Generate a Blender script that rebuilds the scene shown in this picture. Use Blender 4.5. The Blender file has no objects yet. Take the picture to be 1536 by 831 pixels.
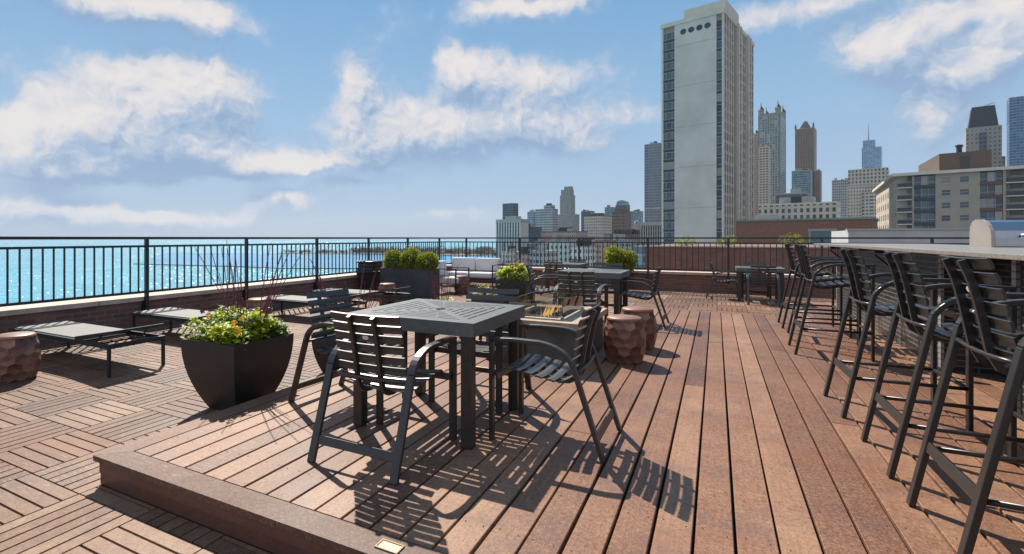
import bpy, math, random
from mathutils import Vector, Matrix
PI = math.pi
R = math.radians
sc = bpy.context.scene
col = sc.collection
LOW = -0.165            # level of the tiled terrace; the boarded deck is at z = 0
GROUND = -36.0          # street level, lake level
rnd = random.Random(7)

# ------------------------------------------------------------------ mesh builder
class MB:
    def __init__(s): s.v = []; s.f = []; s.t = []; s.cur = 0.5
    def face(s, idx): s.f.append(tuple(idx)); s.t.append(s.cur)
    def box(s, a, b):
        x0, y0, z0 = a; x1, y1, z1 = b
        n = len(s.v)
        s.v += [(x0,y0,z0),(x1,y0,z0),(x1,y1,z0),(x0,y1,z0),(x0,y0,z1),(x1,y0,z1),(x1,y1,z1),(x0,y1,z1)]
        for q in ((0,3,2,1),(4,5,6,7),(0,1,5,4),(1,2,6,5),(2,3,7,6),(3,0,4,7)): s.face([n+i for i in q])
    def bar(s, p, q, w, t, side=(0,1,0)):
        s.sweep([p, q], w, t, side)
    def sweep(s, path, w, t, side=(0,1,0)):
        """rectangular section w (along side) x t, swept along a path lying across side"""
        path = [Vector(p) for p in path]; side = Vector(side).normalized()
        n0 = len(s.v); m = len(path)
        for i, p in enumerate(path):
            if i == 0: d = (path[1]-p).normalized(); k = 1
            elif i == m-1: d = (p-path[i-1]).normalized(); k = 1
            else:
                d1 = (p-path[i-1]).normalized(); d2 = (path[i+1]-p).normalized()
                d = (d1+d2).normalized(); k = 1/max(.35, d.dot(d1))
            sd = (side - d*side.dot(d)).normalized()
            nn = d.cross(sd).normalized()
            for a, b in ((-1,-1),(1,-1),(1,1),(-1,1)):
                s.v.append(tuple(p + sd*(a*w/2) + nn*(b*t/2*k)))
        for i in range(m-1):
            for j in range(4):
                a = n0+i*4+j; b = n0+i*4+(j+1)%4
                s.face((a, b, b+4, a+4))
        s.face((n0+3,n0+2,n0+1,n0)); e = n0+(m-1)*4; s.face((e,e+1,e+2,e+3))
    def tube(s, path, r, n=8, r2=None):
        path = [Vector(p) for p in path]; n0 = len(s.v); m = len(path)
        prev = None
        for i, p in enumerate(path):
            d = (path[min(i+1,m-1)]-path[max(i-1,0)]).normalized()
            if prev is None:
                up = Vector((0,0,1)) if abs(d.z) < .9 else Vector((1,0,0))
            else: up = prev
            sd = d.cross(up).normalized(); nn = sd.cross(d).normalized(); prev = nn
            rr = r if r2 is None else r + (r2-r)*i/(m-1)
            for j in range(n):
                a = 2*PI*j/n
                s.v.append(tuple(p + sd*math.cos(a)*rr + nn*math.sin(a)*rr))
        for i in range(m-1):
            for j in range(n):
                a = n0+i*n+j; b = n0+i*n+(j+1)%n
                s.face((a, b, b+n, a+n))
        s.face([n0+j for j in range(n)][::-1]); s.face([n0+(m-1)*n+j for j in range(n)])
    def prism(s, poly, z0, z1):
        n0 = len(s.v); k = len(poly)
        s.v += [(x,y,z0) for x,y in poly] + [(x,y,z1) for x,y in poly]
        s.face([n0+i for i in range(k)][::-1]); s.face([n0+k+i for i in range(k)])
        for i in range(k):
            j = (i+1)%k; s.face((n0+i, n0+j, n0+k+j, n0+k+i))
    def lathe(s, prof, n=24, c=(0,0,0)):
        n0 = len(s.v); m = len(prof)
        for r, z in prof:
            for j in range(n):
                a = 2*PI*j/n; s.v.append((c[0]+r*math.cos(a), c[1]+r*math.sin(a), c[2]+z))
        for i in range(m-1):
            for j in range(n):
                a = n0+i*n+j; b = n0+i*n+(j+1)%n
                s.face((a, b, b+n, a+n))
        s.face([n0+j for j in range(n)][::-1]); s.face([n0+(m-1)*n+j for j in range(n)])
    def quad(s, p, u, v):
        n = len(s.v); p = Vector(p)
        s.v += [tuple(p-u-v), tuple(p+u-v), tuple(p+u+v), tuple(p-u+v)]
        s.face((n,n+1,n+2,n+3))
    def leaf(s, p, u, v, bend):
        """a folded pointed leaf: u half width vector, v length vector, bend normal"""
        n = len(s.v); p = Vector(p)
        s.v += [tuple(p), tuple(p+v*.5+u+bend*.3), tuple(p+v+bend*-.4), tuple(p+v*.5-u+bend*.3), tuple(p+v*.5)]
        s.face((n, n+1, n+4)); s.face((n+1, n+2, n+4)); s.face((n+2, n+3, n+4)); s.face((n+3, n, n+4))
    def build(s, name, mat, parent=None, smooth=False, bevel=0, xf=None, sub=0):
        me = bpy.data.meshes.new(name)
        vv = s.v if xf is None else [tuple(xf @ Vector(p)) for p in s.v]
        me.from_pydata(vv, [], s.f); me.update()
        if any(abs(t-.5) > 1e-6 for t in s.t):
            at = me.attributes.new('tint', 'FLOAT', 'FACE')
            at.data.foreach_set('value', s.t)
        if smooth: me.polygons.foreach_set('use_smooth', [True]*len(me.polygons))
        me.materials.append(mat)
        o = bpy.data.objects.new(name, me); col.objects.link(o)
        if parent: o.parent = parent
        if bevel:
            m = o.modifiers.new('b', 'BEVEL'); m.width = bevel; m.segments = 2; m.limit_method = 'ANGLE'; m.angle_limit = R(35)
        if sub:
            m = o.modifiers.new('s', 'SUBSURF'); m.levels = sub; m.render_levels = sub
        return o

def tag(o, label, cat, group=None):
    o['label'] = label; o['category'] = cat
    if group: o['group'] = group
    return o
def thing(name, label, cat, loc=(0,0,0), rotz=0, group=None):
    o = bpy.data.objects.new(name, None); col.objects.link(o)
    o.empty_display_size = .2; o.location = loc; o.rotation_euler = (0,0,rotz)
    return tag(o, label, cat, group)
def struct(o): o['kind'] = 'structure'; return o
def stuff(o): o['kind'] = 'stuff'; return o
def copy_tree(o, parent=None):
    c = o.copy(); col.objects.link(c); c.parent = parent
    for ch in list(o.children): copy_tree(ch, c)
    return c
def dup(root, loc, rotz, label):
    c = copy_tree(root); c.location = loc; c.rotation_euler = (0,0,rotz); c['label'] = label
    return c

# ------------------------------------------------------------------ materials
class NT:
    def __init__(s, name):
        s.m = bpy.data.materials.new(name); s.m.use_nodes = True
        s.t = s.m.node_tree; s.b = s.t.nodes['Principled BSDF']
    def n(s, typ, **kw):
        nd = s.t.nodes.new(typ)
        for k, v in kw.items():
            if k.startswith('i_'): nd.inputs[k[2:].replace('_', ' ')].default_value = v
            else: setattr(nd, k, v)
        return nd
    def l(s, a, b): s.t.links.new(a, b)
    def val(s, x, inp):
        if isinstance(x, (int, float)): inp.default_value = x
        else: s.l(x, inp)
    def math(s, op, a, b=0, c=None):
        nd = s.n('ShaderNodeMath', operation=op); s.val(a, nd.inputs[0]); s.val(b, nd.inputs[1])
        if c is not None: s.val(c, nd.inputs[2])
        return nd.outputs[0]
    def noise(s, vec, scale, detail=4, rough=.5):
        nd = s.n('ShaderNodeTexNoise'); nd.inputs['Scale'].default_value = scale
        nd.inputs['Detail'].default_value = detail; nd.inputs['Roughness'].default_value = rough
        if vec is not None: s.l(vec, nd.inputs['Vector'])
        return nd.outputs['Fac']
    def ramp(s, fac, stops):
        nd = s.n('ShaderNodeValToRGB'); s.l(fac, nd.inputs[0]); e = nd.color_ramp.elements
        while len(e) < len(stops): e.new(.5)
        for el, (p, c) in zip(e, stops):
            el.position = p; el.color = (c[0], c[1], c[2], 1) if isinstance(c, tuple) else (c, c, c, 1)
        return nd.outputs[0]
    def mix(s, f, a, b, blend='MIX'):
        nd = s.n('ShaderNodeMix', data_type='RGBA', blend_type=blend)
        s.val(f, nd.inputs[0])
        for x, i in ((a, 6), (b, 7)):
            if isinstance(x, tuple): nd.inputs[i].default_value = (x[0], x[1], x[2], 1)
            else: s.l(x, nd.inputs[i])
        return nd.outputs[2]
    def coord(s, which='Object', scale=None):
        c = s.n('ShaderNodeTexCoord').outputs[which]
        if scale:
            m = s.n('ShaderNodeMapping'); m.inputs['Scale'].default_value = scale; s.l(c, m.inputs[0]); return m.outputs[0]
        return c
    def color(s, c): s.l(c, s.b.inputs['Base Color'])
    def bump(s, h, strength, dist=.01):
        nd = s.n('ShaderNodeBump'); nd.inputs['Strength'].default_value = strength; nd.inputs['Distance'].default_value = dist
        s.l(h, nd.inputs['Height']); s.l(nd.outputs[0], s.b.inputs['Normal'])
    def set(s, **kw):
        for k, v in kw.items(): s.b.inputs[k.replace('_', ' ')].default_value = v
        return s
def plain(name, c, rough=.5, metal=0, var=.12, scale=8, spec=.5, bump=0):
    m = NT(name); m.set(Roughness=rough, Metallic=metal); m.b.inputs['Specular IOR Level'].default_value = spec
    v = m.coord()
    n = m.noise(v, scale, 5, .6)
    lo = tuple(x*(1-var) for x in c); hi = tuple(min(1, x*(1+var)) for x in c)
    m.color(m.ramp(n, [(.3, lo), (.7, hi)]))
    if bump: m.bump(m.noise(v, scale*12, 3), bump, .003)
    return m.m

M = {}
M['frame'] = plain('powder_coated_bronze', (.033,.028,.024), .37, 0, .25, 30, .55)
M['slat'] = plain('powder_coated_slat', (.046,.041,.037), .37, 0, .25, 30, .55)
M['stoolm'] = plain('black_metal', (.019,.0165,.0145), .36, 0, .25, 30, .5)
M['table'] = plain('grey_table_coat', (.095,.098,.094), .42, 0, .18, 25, .5)
M['railm'] = plain('railing_paint', (.018,.024,.026), .4, 0, .2, 10)
M['badge'] = plain('badge_enamel', (.62,.50,.47), .35, 0, .1, 60)
M['white_gl'] = plain('glide_plastic', (.5,.5,.5), .5)

def wood_mat(name, stops, grain_axis, speck=.5, rough=.62, gloss=.35):
    """weathered boards: a tone per board (tint), long grain, speckle and stains"""
    m = NT(name); m.b.inputs['Roughness'].default_value = rough; m.b.inputs['Specular IOR Level'].default_value = gloss
    tint = m.n('ShaderNodeAttribute', attribute_name='tint').outputs['Fac']
    v = m.coord()
    big = m.noise(v, 1.1, 4, .6)
    grain_s = (45, 2.2, 1) if grain_axis == 'y' else (2.2, 45, 1)
    g1 = m.noise(m.coord('Object', grain_s), 1.4, 5, .65)
    if grain_axis == 'xy':
        g1 = m.noise(v, 22, 5, .7)
    spk = m.math('MULTIPLY_ADD', m.noise(v, 120, 2, .7), .5, m.math('MULTIPLY', m.noise(v, 46, 3, .75), .5))
    blot = m.noise(v, 7.5, 5, .7)
    mix = m.math('MULTIPLY_ADD', tint, .60, m.math('MULTIPLY_ADD', big, .55, m.math('MULTIPLY_ADD', g1, .50, m.math('MULTIPLY_ADD', blot, .45, -.58))))
    c = m.ramp(mix, stops)
    c = m.mix(m.math('MULTIPLY', m.ramp(spk, [(.50, 0.), (.62, 1.)]), speck), c, (.36,.225,.155))
    c = m.mix(m.math('MULTIPLY', m.ramp(spk, [(.37, 1.), (.48, 0.)]), speck*1.1), c, (.022,.012,.009))
    st = m.noise(v, 3.1, 6, .7)
    c = m.mix(m.math('MULTIPLY', m.ramp(st, [(.50, 0.), (.66, 1.)]), .50), c, (.098,.062,.062))
    st2 = m.noise(m.coord('Object', (1,1,1)), .8, 3, .6)
    c = m.mix(m.math('MULTIPLY', m.ramp(st2, [(.52, 0.), (.66, 1.)]), .42), c, (.235,.088,.040))
    mask = m.ramp(m.noise(v, .9, 2, .5), [(.56, 0.), (.64, 1.)]); scr = m.ramp(m.noise(m.coord('Object', (9, 55, 1)), 1.3, 4, .7), [(.56, 0.), (.66, 1.)])
    c = m.mix(m.math('MULTIPLY', m.math('MULTIPLY', mask, scr), .5), c, (.40,.30,.24))
    m.color(c)
    h = m.math('ADD', m.math('MULTIPLY', g1, .6), m.math('MULTIPLY', spk, .5))
    m.bump(h, .55, .003)
    rr = m.ramp(big, [(.3, rough-.12), (.7, rough+.1)]); m.l(rr, m.b.inputs['Roughness'])
    return m.m
M['deck'] = wood_mat('deck_board_composite', [(.08,(.075,.026,.014)), (.32,(.145,.060,.031)), (.6,(.222,.104,.055)), (.92,(.31,.170,.098))], 'y', .50, .56, .38)
M['border'] = wood_mat('deck_border_board', [(.1,(.085,.042,.028)), (.4,(.12,.060,.039)), (.9,(.20,.115,.078))], 'xy', .35)
M['fascia'] = wood_mat('deck_fascia_board', [(.1,(.075,.03,.02)), (.5,(.115,.045,.03)), (.9,(.15,.065,.042))], 'x', .1, .42, .5)
M['tile'] = wood_mat('terrace_slat_wood', [(.05,(.068,.030,.017)), (.32,(.128,.062,.035)), (.62,(.205,.110,.064)), (.95,(.31,.195,.122))], 'xy', .34, .60, .35)
M['under'] = plain('dark_subfloor', (.03,.024,.02), .9)

def facing_uv(m):
    """s = horizontal coordinate along a wall, z = height, in object space"""
    tc = m.n('ShaderNodeTexCoord'); so = m.n('ShaderNodeSeparateXYZ'); m.l(tc.outputs['Object'], so.inputs[0])
    sn = m.n('ShaderNodeSeparateXYZ'); m.l(tc.outputs['Normal'], sn.inputs[0])
    isx = m.math('GREATER_THAN', m.math('ABSOLUTE', sn.outputs[0]), .6)
    s = m.math('ADD', m.math('MULTIPLY', so.outputs[1], isx), m.math('MULTIPLY', so.outputs[0], m.math('SUBTRACT', 1, isx)))
    top = m.math('GREATER_THAN', m.math('ABSOLUTE', sn.outputs[2]), .6)
    return s, so.outputs[2], top, so
def brick_mat(name, c1, c2, mortar, bw=.21, bh=.072, ms=.012, rough=.85, bump=.6, var=.5):
    m = NT(name); m.set(Roughness=rough)
    s, z, top, so = facing_uv(m)
    cv = m.n('ShaderNodeCombineXYZ'); m.l(s, cv.inputs[0]); m.l(m.math('ADD', z, m.math('MULTIPLY', top, so.outputs[1])), cv.inputs[1])
    b = m.n('ShaderNodeTexBrick'); m.l(cv.outputs[0], b.inputs['Vector'])
    b.inputs['Scale'].default_value = 1; b.inputs['Brick Width'].default_value = bw; b.inputs['Row Height'].default_value = bh
    b.inputs['Mortar Size'].default_value = ms; b.inputs['Bias'].default_value = 0
    b.inputs['Color1'].default_value = (*c1, 1); b.inputs['Color2'].default_value = (*c2, 1); b.inputs['Mortar'].default_value = (*mortar, 1)
    n = m.noise(m.coord(), 3, 5, .7)
    c = m.mix(var*.8, b.outputs['Color'], m.ramp(n, [(.3, .35), (.7, .8)]), 'OVERLAY')
    m.color(c); m.bump(m.math('SUBTRACT', 1, b.outputs['Fac']), bump, .006)
    return m.m
M['brick'] = brick_mat('red_brick', (.16,.055,.036), (.24,.095,.062), (.17,.125,.105))
M['coping'] = plain('limestone_coping', (.56,.42,.33), .75, 0, .2, 6, .3, .3)
M['bartile'] = brick_mat('stacked_slate_tile', (.022,.022,.024), (.045,.043,.043), (.16,.155,.15), .32, .052, .006, .28, .5, .25)
M['barlight'] = brick_mat('pale_stacked_tile', (.22,.21,.20), (.32,.30,.28), (.12,.11,.11), .3, .052, .006, .4, .5, .25)
M['granite'] = plain('speckled_granite', (.24,.205,.17), .3, 0, .5, 90)
M['planter'] = plain('matte_black_planter', (.022,.0195,.0185), .48, 0, .3, 5, .5)
M['soil'] = plain('potting_soil', (.035,.022,.014), .95, 0, .5, 30)
def leafy(name, c, trans=.45, var=.35, sc_=6):
    m = NT(name); v = m.coord(); n = m.noise(v, sc_, 3); n2 = m.noise(v, sc_*7, 2)
    cc = m.ramp(m.math('MULTIPLY_ADD', n, .6, m.math('MULTIPLY', n2, .4)), [(.35, tuple(x*(1-var) for x in c)), (.65, tuple(x*(1+var) for x in c))])
    m.color(cc); m.set(Roughness=.45)
    t = m.n('ShaderNodeBsdfTranslucent'); m.l(cc, t.inputs[0])
    mx = m.n('ShaderNodeMixShader'); mx.inputs[0].default_value = trans
    m.l(m.b.outputs[0], mx.inputs[1]); m.l(t.outputs[0], mx.inputs[2]); m.l(mx.outputs[0], m.t.nodes['Material Output'].inputs[0])
    return m.m
M['leaf_lime'] = leafy('lime_leaves', (.46,.52,.04), .5)
M['leaf_green'] = leafy('green_leaves', (.09,.17,.03), .4)
M['leaf_silver'] = leafy('silver_leaves', (.22,.27,.20), .3)
M['leaf_box'] = leafy('boxwood_leaves', (.24,.27,.035), .45, .5, 9)
M['pet_y'] = leafy('yellow_petals', (.85,.50,.02), .4, .1)
M['pet_o'] = leafy('orange_petals', (.80,.28,.03), .4, .1)
M['pet_p'] = leafy('purple_petals', (.12,.02,.10), .3, .3)
M['twig'] = plain('red_bark', (.16,.022,.024), .5, 0, .3, 20)
M['bud'] = plain('pink_buds', (.55,.30,.27), .7, 0, .2, 20)
M['stone'] = plain('fire_table_stone', (.36,.27,.19), .6, 0, .25, 7, .4, .3)
M['stonedark'] = plain('fire_table_base', (.085,.070,.062), .7, 0, .35, 4, .4, .4)
M['lava'] = plain('lava_gravel', (.03,.028,.028), .8, 0, .6, 40)
M['stucco_white'] = plain('white_stucco', (.42,.40,.385), .9, 0, .1, 1)
def drum_mat():
    m = NT('copper_glaze'); v = m.coord()
    tint = m.n('ShaderNodeAttribute', attribute_name='tint').outputs['Fac']
    n = m.noise(v, 9, 5, .65)
    c = m.ramp(m.math('MULTIPLY_ADD', tint, .45, m.math('MULTIPLY', n, .55)), [(.25,(.08,.032,.020)), (.5,(.18,.076,.046)), (.75,(.31,.155,.100))])
    m.color(c); m.set(Roughness=.46, Metallic=.1); return m.m
M['drum'] = drum_mat()
M['brickfar'] = brick_mat('far_red_brick', (.19,.075,.05), (.23,.10,.07), (.16,.10,.08), .25, .08, .01, .9, .2)
M['green_cope'] = plain('green_copper_coping', (.16,.20,.17), .7)
M['pent'] = plain('penthouse_brown', (.095,.070,.058), .85, 0, .1, .3)
M['whitep'] = plain('white_pier', (.52,.49,.44), .8, 0, .08, .3)
M['brownc'] = plain('brown_stone', (.24,.17,.13), .8, 0, .1, .2)
M['mesh'] = plain('grey_sling_fabric', (.20,.185,.165), .7, 0, .1, 80, .4, .5)
M['cushion'] = plain('white_cushion', (.62,.58,.56), .85, 0, .06, 5, .3)
M['dbox'] = plain('slate_planter_board', (.040,.047,.055), .5, 0, .35, 3)
M['binm'] = plain('bin_plastic', (.014,.017,.022), .45, 0, .2, 3)
M['steel'] = plain('brushed_steel', (.36,.36,.37), .30, 1, .08, 3)
M['alu'] = plain('cast_aluminium', (.36,.31,.27), .5, .4, .1, 4)
M['brass'] = plain('brass_frame', (.20,.14,.08), .5, .4)
M['lens'] = plain('cream_lens', (.50,.38,.25), .5)
def glass_mat():
    m = NT('guard_glass'); t = m.t
    tr = m.n('ShaderNodeBsdfTransparent'); tr.inputs[0].default_value = (.80,.82,.80,1)
    gl = m.n('ShaderNodeBsdfGlossy'); gl.inputs['Roughness'].default_value = .03
    fr = m.n('ShaderNodeFresnel'); fr.inputs[0].default_value = 1.5
    mx = m.n('ShaderNodeMixShader'); m.l(m.math('ADD', m.math('MULTIPLY', fr.outputs[0], 1.3), .07), mx.inputs[0]); m.l(tr.outputs[0], mx.inputs[1]); m.l(gl.outputs[0], mx.inputs[2])
    m.l(mx.outputs[0], t.nodes['Material Output'].inputs[0]); return m.m
M['glass'] = glass_mat()
def flame_mat():
    m = NT('flame'); v = m.coord()
    e = m.n('ShaderNodeEmission'); e.inputs[0].default_value = (1,.55,.18,1); e.inputs[1].default_value = 1.1
    tr = m.n('ShaderNodeBsdfTransparent'); mx = m.n('ShaderNodeMixShader'); mx.inputs[0].default_value = .22
    m.l(tr.outputs[0], mx.inputs[1]); m.l(e.outputs[0], mx.inputs[2]); m.l(mx.outputs[0], m.t.nodes['Material Output'].inputs[0]); return m.m
M['flame'] = flame_mat()

def facade(name, wall, win, wx, wz, fx=.6, fz=.6, rough=.8, winrough=.12, ribs=None, bands=None, var=.5):
    """repeating windows in metres, with each pane a little different; used on far towers"""
    m = NT(name)
    s, z, top, so = facing_uv(m)
    su = m.math('DIVIDE', s, wx); zu = m.math('DIVIDE', z, wz)
    wmask = m.math('MULTIPLY', m.math('LESS_THAN', m.math('ABSOLUTE', m.math('SUBTRACT', m.math('FRACT', su), .5)), fx/2),
                   m.math('LESS_THAN', m.math('ABSOLUTE', m.math('SUBTRACT', m.math('FRACT', zu), .5)), fz/2))
    wmask = m.math('MULTIPLY', wmask, m.math('SUBTRACT', 1, top))
    cv = m.n('ShaderNodeCombineXYZ'); m.l(m.math('FLOOR', su), cv.inputs[0]); m.l(m.math('FLOOR', zu), cv.inputs[1])
    wn = m.n('ShaderNodeTexWhiteNoise'); m.l(cv.outputs[0], wn.inputs[0])
    dark = tuple(x*(1-var) for x in win); light = tuple(min(1, x*(1+var*1.6)) for x in win)
    wc = m.ramp(wn.outputs[0], [(.0, dark), (.75, win), (1., light)])
    n = m.noise(m.coord(), .12, 5, .65)
    wl = m.ramp(n, [(.3, tuple(x*.82 for x in wall)), (.7, tuple(x*1.1 for x in wall))])
    m.color(m.mix(wmask, wl, wc))
    r = m.math('MULTIPLY_ADD', wmask, winrough-rough, rough); m.l(r, m.b.inputs['Roughness'])
    return m.m

# ------------------------------------------------------------------ camera (full frame 36 mm, level, shifted lens)
f_px, u0, v0 = 772.7, 655.0, 357.0
cam = bpy.data.cameras.new('camera'); co = bpy.data.objects.new('camera', cam); col.objects.link(co)
cam.sensor_width = 36; cam.lens = f_px*36/1536
cam.shift_x = (768-u0)/1536; cam.shift_y = -(415.5-v0)/1536
cam.clip_start = .05; cam.clip_end = 60000
co.location = (0, 0, 1.22); co.rotation_euler = (R(90), 0, R(28.47))
sc.camera = co

# ------------------------------------------------------------------ sun and sky
SUN_EL, SUN_AZ = R(48), R(-48)       # azimuth from +Y, negative = to the left
sun = bpy.data.lights.new('sun', 'SUN'); sun.energy = 5.0; sun.angle = R(.53); sun.color = (1, .93, .82)
so_ = bpy.data.objects.new('sun', sun); col.objects.link(so_)
sd = Vector((math.sin(SUN_AZ)*math.cos(SUN_EL), math.cos(SUN_AZ)*math.cos(SUN_EL), math.sin(SUN_EL)))
so_.rotation_euler = sd.to_track_quat('Z', 'Y').to_euler()
so_.location = (0, 0, 30)
w = bpy.data.worlds.new('World'); sc.world = w; w.use_nodes = True
wt = w.node_tree; bg = wt.nodes['Background']; bg.inputs[1].default_value = .15
sky = wt.nodes.new('ShaderNodeTexSky'); sky.sky_type = 'NISHITA'; sky.sun_disc = False
sky.sun_elevation = SUN_EL; sky.sun_rotation = SUN_AZ; sky.altitude = 200; sky.air_density = 1.0; sky.dust_density = .6; sky.ozone_density = 2.5

def N(typ, **kw):
    nd = wt.nodes.new(typ)
    for k, v in kw.items(): setattr(nd, k, v)
    return nd
def L(a, b): wt.links.new(a, b)
def wm(op, a, b=0., c=None):
    nd = N('ShaderNodeMath', operation=op)
    for x, i in ((a, 0), (b, 1), (c, 2)):
        if x is None: continue
        if isinstance(x, (int, float)): nd.inputs[i].default_value = x
        else: L(x, nd.inputs[i])
    return nd.outputs[0]
# clouds: (azimuth deg, elevation deg, half width, half height, weight)
CLOUDS = [
 (-59.5,21.5,11.7,2.0,1.05),
 (-57.3,13.8,6.0,3.8,1.15),
 (-61.6,9.7,5.7,3.1,0.9),
 (-67.2,9.0,2.6,2.8,1.05),
 (-51.0,14.5,3.8,2.8,0.8),
 (-53.8,9.0,7.9,2.4,0.85),
 (-63.7,6.8,5.0,1.4,0.7),
 (-46.7,8.0,6.0,1.0,0.75),
 (-39.8,8.4,5.3,1.1,0.7),
 (-37.3,15.0,2.7,4.0,1.0),
 (-35.1,10.3,4.4,1.9,0.6),
 (-28.8,11.6,5.8,3.4,1.1),
 (-25.9,18.4,3.3,2.4,0.95),
 (-18.6,16.9,6.5,2.4,0.8),
 (-17.8,12.7,7.8,2.6,0.85),
 (-12.2,10.0,5.5,1.4,0.55),
 (-19.6,23.8,6.8,1.5,0.9),
 (-66.1,3.2,4.0,1.5,0.85),
 (-57.3,1.9,9.7,1.0,0.8),
 (-44.0,4.2,4.1,1.4,0.65),
 (-38.0,6.2,4.3,0.7,0.5),
 (-26.6,2.6,5.5,0.9,0.5),
 (6.7,20.0,7.4,1.4,0.6),
 (15.5,16.9,6.6,1.7,0.75),
 (12.7,14.8,2.9,1.9,0.75),
 (17.0,12.9,4.0,2.2,0.85),
 (19.8,14.8,2.0,2.8,0.7),
 (15.3,8.9,1.6,1.8,0.8),
 (9.1,10.9,2.8,0.8,0.35),
 (-62.7,5.8,8.1,0.8,0.5),
 (-50.6,6.5,4.4,0.7,0.5),
 (-6.9,12.7,3.8,1.3,0.35)
]
tc = N('ShaderNodeTexCoord'); sx = N('ShaderNodeSeparateXYZ'); L(tc.outputs['Generated'], sx.inputs[0])
az = wm('MULTIPLY', wm('ARCTAN2', sx.outputs[0], sx.outputs[1]), 180/PI)
el = wm('MULTIPLY', wm('ARCSINE', sx.outputs[2]), 180/PI)
def cloud_value(az, el, detail):
    cv = N('ShaderNodeCombineXYZ'); L(az, cv.inputs[0]); L(el, cv.inputs[1])
    acc = None
    for a, e, ra, re, wgt in CLOUDS:
        sub = N('ShaderNodeVectorMath', operation='SUBTRACT'); L(cv.outputs[0], sub.inputs[0]); sub.inputs[1].default_value = (a, e, 0)
        mul = N('ShaderNodeVectorMath', operation='MULTIPLY'); L(sub.outputs[0], mul.inputs[0]); mul.inputs[1].default_value = (1/ra, 1/re, 0)
        dot = N('ShaderNodeVectorMath', operation='DOT_PRODUCT'); L(mul.outputs[0], dot.inputs[0]); L(mul.outputs[0], dot.inputs[1])
        v = wm('MULTIPLY', wm('EXPONENT', wm('MULTIPLY', dot.outputs['Value'], -1.0)), wgt)
        acc = v if acc is None else wm('ADD', acc, v)
    acc = wm('MINIMUM', wm('MULTIPLY', acc, 1.12), 1.5)
    n1 = N('ShaderNodeTexNoise'); n1.inputs['Scale'].default_value = .13; n1.inputs['Detail'].default_value = detail; n1.inputs['Roughness'].default_value = .62
    sc2 = N('ShaderNodeVectorMath', operation='MULTIPLY'); L(cv.outputs[0], sc2.inputs[0]); sc2.inputs[1].default_value = (1, 1.15, 1)
    L(sc2.outputs[0], n1.inputs['Vector'])
    gen = wm('MULTIPLY', wm('SUBTRACT', wm('ABSOLUTE', az), 95), .008)     # unseen loose cloud added behind the camera as fill light
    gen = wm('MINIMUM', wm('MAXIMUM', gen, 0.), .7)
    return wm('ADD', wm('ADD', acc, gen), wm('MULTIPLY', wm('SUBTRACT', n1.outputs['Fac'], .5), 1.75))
wn_ = N('ShaderNodeTexNoise'); wn_.inputs['Scale'].default_value = .35; wn_.inputs['Detail'].default_value = 5
wcv = N('ShaderNodeCombineXYZ'); L(az, wcv.inputs[0]); L(el, wcv.inputs[1]); L(wcv.outputs[0], wn_.inputs['Vector'])
wsp = N('ShaderNodeSeparateXYZ'); L(wn_.outputs['Color'], wsp.inputs[0])
az = wm('ADD', az, wm('MULTIPLY', wm('SUBTRACT', wsp.outputs[0], .5), 3.6)); el = wm('ADD', el, wm('MULTIPLY', wm('SUBTRACT', wsp.outputs[1], .5), 2.6))
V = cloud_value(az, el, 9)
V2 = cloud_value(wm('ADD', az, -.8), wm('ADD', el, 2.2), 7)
def smooth(x, a, b):
    nd = N('ShaderNodeMapRange', interpolation_type='SMOOTHSTEP'); L(x, nd.inputs[0]); nd.inputs[1].default_value = a; nd.inputs[2].default_value = b
    return nd.outputs[0]
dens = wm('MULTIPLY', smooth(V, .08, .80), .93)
def fine(a_, e_):
    c_ = N('ShaderNodeCombineXYZ'); L(a_, c_.inputs[0]); L(e_, c_.inputs[1])
    n_ = N('ShaderNodeTexNoise'); n_.inputs['Scale'].default_value = .42; n_.inputs['Detail'].default_value = 6; n_.inputs['Roughness'].default_value = .55
    L(c_.outputs[0], n_.inputs['Vector']); return wm('SUBTRACT', 1., wm('ABSOLUTE', wm('MULTIPLY_ADD', n_.outputs['Fac'], 4., -2.)))
fd = wm('SUBTRACT', fine(az, el), fine(wm('ADD', az, -.35), wm('ADD', el, .6)))
lit = smooth(wm('ADD', wm('SUBTRACT', V, V2), wm('MULTIPLY', fd, .42)), -.62, .95)
bil = fine(az, el)
V = wm('ADD', V, wm('MULTIPLY', bil, .16))
def mixc(f, a, b):
    nd = N('ShaderNodeMix', data_type='RGBA')
    if isinstance(f, (int, float)): nd.inputs[0].default_value = f
    else: L(f, nd.inputs[0])
    for x, i in ((a, 6), (b, 7)):
        if isinstance(x, tuple): nd.inputs[i].default_value = (*x, 1)
        else: L(x, nd.inputs[i])
    return nd.outputs[2]
lr = N('ShaderNodeValToRGB'); L(lit, lr.inputs[0]); le = lr.color_ramp.elements
le[0].position = .05; le[0].color = (1.15, 1.70, 2.60, 1); le[1].position = .95; le[1].color = (3.70, 3.42, 3.28, 1)
for p_, c_ in ((.38, (1.95, 2.35, 2.95)), (.62, (2.85, 2.88, 3.12))):
    e_ = le.new(p_); e_.color = (*c_, 1)
cc = lr.outputs[0]
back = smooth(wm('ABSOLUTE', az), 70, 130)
cc = mixc(back, cc, (4.0, 4.2, 4.7))     # added clouds out of view, brightened to lift the shaded sides
grad = N('ShaderNodeValToRGB'); L(wm('DIVIDE', wm('MULTIPLY', wm('ARCSINE', sx.outputs[2]), 180/PI), 60.), grad.inputs[0])
ge = grad.color_ramp.elements; ge[0].position = 0; ge[0].color = (1.25, 1.76, 2.48, 1); ge[1].position = 1; ge[1].color = (.42, 1.15, 2.3, 1)
for p_, c_ in ((.10, (1.32, 1.93, 2.75)), (.22, (1.15, 1.92, 2.80)), (.42, (.62, 1.50, 2.60))):
    e_ = ge.new(p_); e_.color = (*c_, 1)
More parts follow.
